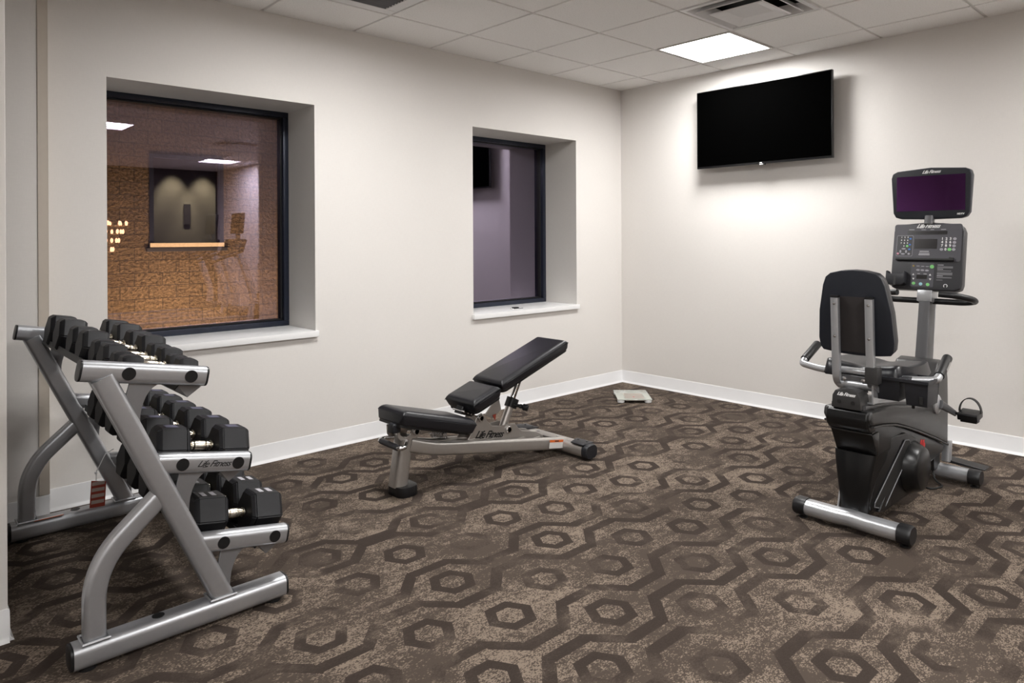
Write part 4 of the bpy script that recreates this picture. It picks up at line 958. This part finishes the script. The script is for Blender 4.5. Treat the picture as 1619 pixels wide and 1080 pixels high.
# ================================================================== BEHIND THE CAMERA: mirrored in the windows
def treadmill(y, lab):
    t = thing('treadmill', lab, 'treadmill', (-1.5, y, 0), 'treadmills mirrored in the large window')
    bm = NB(); box(bm, (-2.55, y-.24, .10), (-.95, y+.24, .15)); bevel(bm, .01, 2); obj('deck', bm, M_CAP, t)
    for s in (-1, 1):
        bm = rbox((-1.72, y+s*.30, .155), (1.70, .11, .07), .02, 3); obj('side_rail', bm, M_GREY, t)
        bm = NB(); sweep(bm, rrect(.10, .07, .02, 3), fillet([(-.86, y+s*.36, .10), (-.78, y+s*.36, .45), (-1.00, y+s*.36, 1.12)], .15, 6), side=(0, 1, 0)); obj('upright', bm, M_BIKESILVER, t)
        bm = NB(); sweep(bm, circ(.020, 12), fillet([(-1.00, y+s*.34, 1.12), (-1.12, y+s*.34, 1.10), (-1.42, y+s*.34, .98)], .06, 5)); obj('handrail', bm, M_CAP, t)
        for x in (-2.45, -.9):
            bm = NB(); cyl(bm, (x, y+s*.28, 0), (x, y+s*.28, .10), .03); obj('leveller', bm, M_CAP, t)
    bm = NB(); prism(bm, [(-1.02, .12), (-1.0, .24), (-.88, .30), (-.62, .26), (-.52, .14), (-.56, .06), (-1.02, .06)], y-.34, y+.34, 'y'); bevel(bm, .03, 3); obj('motor_cover', bm, M_BIKEGREY, t)
    bm = NB(); prism(bm, [(-.96, 1.06), (-1.06, 1.10), (-.94, 1.34), (-.88, 1.33)], y-.36, y+.36, 'y'); bevel(bm, .02, 2); c = obj('console', bm, M_CONS, t)
    bm = NB(); prism(bm, [(-.93, 1.42), (-.90, 1.74), (-.85, 1.74), (-.88, 1.42)], y-.21, y+.21, 'y'); bevel(bm, .012, 2); s = obj('monitor', bm, M_CONS, t)
    bm = NB(); cbox(bm, (-.885, y, 1.37), (.05, .06, .12)); obj('monitor_neck', bm, M_BIKESILVER_D, t)
treadmill(-5.95, 'silver and black treadmill mirrored in the large window, nearer the bike')
treadmill(-7.05, 'silver and black treadmill mirrored in the large window, farther from the bike')
# starburst pendant mirrored at the left of the large window
P0 = Vector((-2.18, -8.45, 1.83))
t = thing('chandelier', 'brass starburst chandelier with small warm bulbs, mirrored in the large window', 'chandelier', P0)
bm = NB(); cyl(bm, P0, (P0.x, P0.y, H), .010, 10); obj('stem', bm, M_BRASS, t)
bm = NB(); lathe(bm, [(0, .06), (.015, .06), (.025, .015)], (P0.x, P0.y, H), (0, 0, -1)); obj('canopy', bm, M_BRASS, t)
bm = NB(); sphere(bm, P0, .05); obj('hub', bm, M_BRASS, t)
rng = random.Random(3)
for k in range(18):
    a = 2*pi*k/18+rng.uniform(-.15, .15); el = rng.uniform(-.35, .35); d = Vector((cos(a)*cos(el), sin(a)*cos(el), sin(el))); L = rng.uniform(.34, .52)
    bm = NB(); cyl(bm, P0, P0+d*L, .004, 8); obj('ray', bm, M_BRASS, t)
bm = NB(); cyl(bm, P0, P0-Vector((0, 0, .72)), .010, 10); obj('drop_stem', bm, M_BRASS, t)
for k, (z, r, n) in enumerate(((-.26, .36, 12), (-.40, .30, 10), (-.55, .24, 8), (-.70, .16, 6))):
    c = P0+Vector((0, 0, z)); bm = NB(); sweep(bm, circ(.006, 8), [c+Vector((r*cos(2*pi*i/32), r*sin(2*pi*i/32), 0)) for i in range(32)], closed=True); rg = obj('ring', bm, M_BRASS, t)
    for i in range(n):
        a = 2*pi*i/n+k; bm = NB(); sphere(bm, c+Vector((r*cos(a), r*sin(a), .045)), .022, 10, (1, 1, 1.9)); obj('bulb', bm, M_BULB, rg)

# ================================================================== OUTSIDE: the other wing, seen through the large window
EY = 8.0; OA, OB, OZ0, OZ1 = -1.815, -.672, 1.205, 2.70
bm = NB()
box(bm, (-8, EY, -.6), (OA, EY+.35, 5)); box(bm, (OB, EY, -.6), (6, EY+.35, 5)); box(bm, (OA, EY, -.6), (OB, EY+.35, OZ0)); box(bm, (OA, EY, OZ1), (OB, EY+.35, 5))
struct('wall_exterior', bm, M_BLOCK, smooth=False)
bm = NB(); box(bm, (-8, WD, -.62), (6, EY, -.60)); struct('ground', bm, mat('dark_gravel', (.05, .045, .04, 1), .95, noise=.5, nscale=30, bump=.5, bscale=60), smooth=False)
w = bpy.data.objects.new('window_3', None); COL.objects.link(w); w.location = ((OA+OB)/2, EY, OZ0); w['kind'] = 'structure'
bm = NB(); fr(OA, OB, OZ0, OZ1, .06, EY-.02, EY+.06); obj('window_frame', bm, M_FRAME, w, smooth=False)
bm = NB(); box(bm, (OA+.06, EY+.02, OZ0+.06), (OB-.06, EY+.028, OZ1-.06)); obj('pane', bm, M_GLASS, w, smooth=False)
bm = NB(); box(bm, (OA-.05, EY-.055, OZ0-.06), (OB+.05, EY, OZ0)); bevel(bm, .004, 1); obj('window_ledge', bm, mat('dark_stone', (.02, .018, .018, 1), .6, noise=.2), w)
bm = NB(); box(bm, (OA, EY-.045, OZ0), (OB, EY-.02, OZ0+.075)); obj('window_sill', bm, mat('tan_timber', (.62, .50, .34, 1), .5, noise=.15), w, smooth=False)
M_LOB = mat('olive_beige_paint', (.30, .27, .19, 1), .7, noise=.06)
bm = NB(); box(bm, (OA-1.2, EY+3.2, 0), (OB+2.4, EY+3.3, 3.2)); struct('wall_lobby', bm, M_LOB, smooth=False)
bm = NB(); box(bm, (OA-1.3, EY+.36, 0), (OA-1.2, EY+3.3, 3.2)); box(bm, (OB+2.4, EY+.36, 0), (OB+2.5, EY+3.3, 3.2)); struct('wall_lobby_side', bm, M_LOB, smooth=False)
bm = NB(); box(bm, (OA-1.3, EY+.36, -.1), (OB+2.5, EY+3.3, 0)); struct('floor_lobby', bm, M_DARKWALL, smooth=False)
bm = NB(); box(bm, (OA-1.3, EY+.36, 3.2), (OB+2.5, EY+3.3, 3.3)); struct('ceiling_lobby', bm, M_DARKWALL, smooth=False)
t = thing('wall_panel', 'narrow dark panel on the spotlit wall behind the window across the courtyard', 'wall panel', (-.24, EY+3.19, 1.70))
bm = rbox((-.24, EY+3.185, 1.86), (.13, .03, .42), .004, 1); obj('board', bm, M_DARKWALL, t)

# ================================================================== LIGHT
def lamp(kind, name, loc, energy, color, target=None, **kw):
    l = bpy.data.lights.new(name, kind); l.energy = energy; l.color = color
    for a, b in kw.items(): setattr(l, a, b)
    o = bpy.data.objects.new(name, l); COL.objects.link(o); o.location = loc
    if target is not None: o.rotation_euler = (Vector(target)-Vector(loc)).to_track_quat('-Z', 'Y').to_euler()
    return o
lamp('SPOT', 'courtyard_floodlight', (-1.25, 6.7, -.45), 520, (1, .76, .48), (-1.15, EY, .95), spot_size=radians(130), spot_blend=1.0, shadow_soft_size=.04)
lamp('SPOT', 'courtyard_floodlight', (-2.9, 6.9, -.45), 210, (1, .74, .46), (-2.6, EY, .95), spot_size=radians(120), spot_blend=1.0, shadow_soft_size=.04)
lamp('SPOT', 'courtyard_floodlight', (.25, 6.8, -.45), 160, (1, .72, .45), (.2, EY, 1.2), spot_size=radians(110), spot_blend=1.0, shadow_soft_size=.04)
for x in (-.52, .08): lamp('SPOT', 'lobby_spot', (x, EY+2.75, 3.15), 120, (.95, 1, .72), (x, EY+3.25, 1.4), spot_size=radians(52), spot_blend=.8, shadow_soft_size=.03)
lamp('SPOT', 'lobby_sill_spot', (-1.2, EY+.42, 2.9), 60, (1, .80, .45), (-1.24, EY+.15, OZ0+.1), spot_size=radians(50), spot_blend=.8, shadow_soft_size=.03)
wd = bpy.data.worlds.new('night'); scene.world = wd; wd.use_nodes = True
wd.node_tree.nodes['Background'].inputs[0].default_value = (.010, .009, .012, 1); wd.node_tree.nodes['Background'].inputs[1].default_value = .3

# ================================================================== CAMERA
cd = bpy.data.cameras.new('camera'); cam = bpy.data.objects.new('camera', cd); COL.objects.link(cam)
cd.sensor_fit = 'HORIZONTAL'; cd.sensor_width = 36.0
cd.lens = 1106.069/1619*36.0
cd.shift_x = (809.5-823.935)/1619; cd.shift_y = (377.421-540)/1619
cd.clip_start = .05; cd.clip_end = 100
cam.matrix_world = Matrix.Translation((-5.07436, -4.07247, 1.32055)) @ Matrix.Rotation(.81868-pi/2, 4, 'Z') @ Matrix.Rotation(pi/2, 4, 'X') @ Matrix.Rotation(-.00514, 4, 'Z')
scene.camera = cam
scene.cycles.max_bounces = 8; scene.cycles.diffuse_bounces = 4; scene.cycles.glossy_bounces = 4
scene.cycles.transparent_max_bounces = 12
scene.cycles.sample_clamp_indirect = 8
scene.cycles.caustics_reflective = False; scene.cycles.caustics_refractive = False
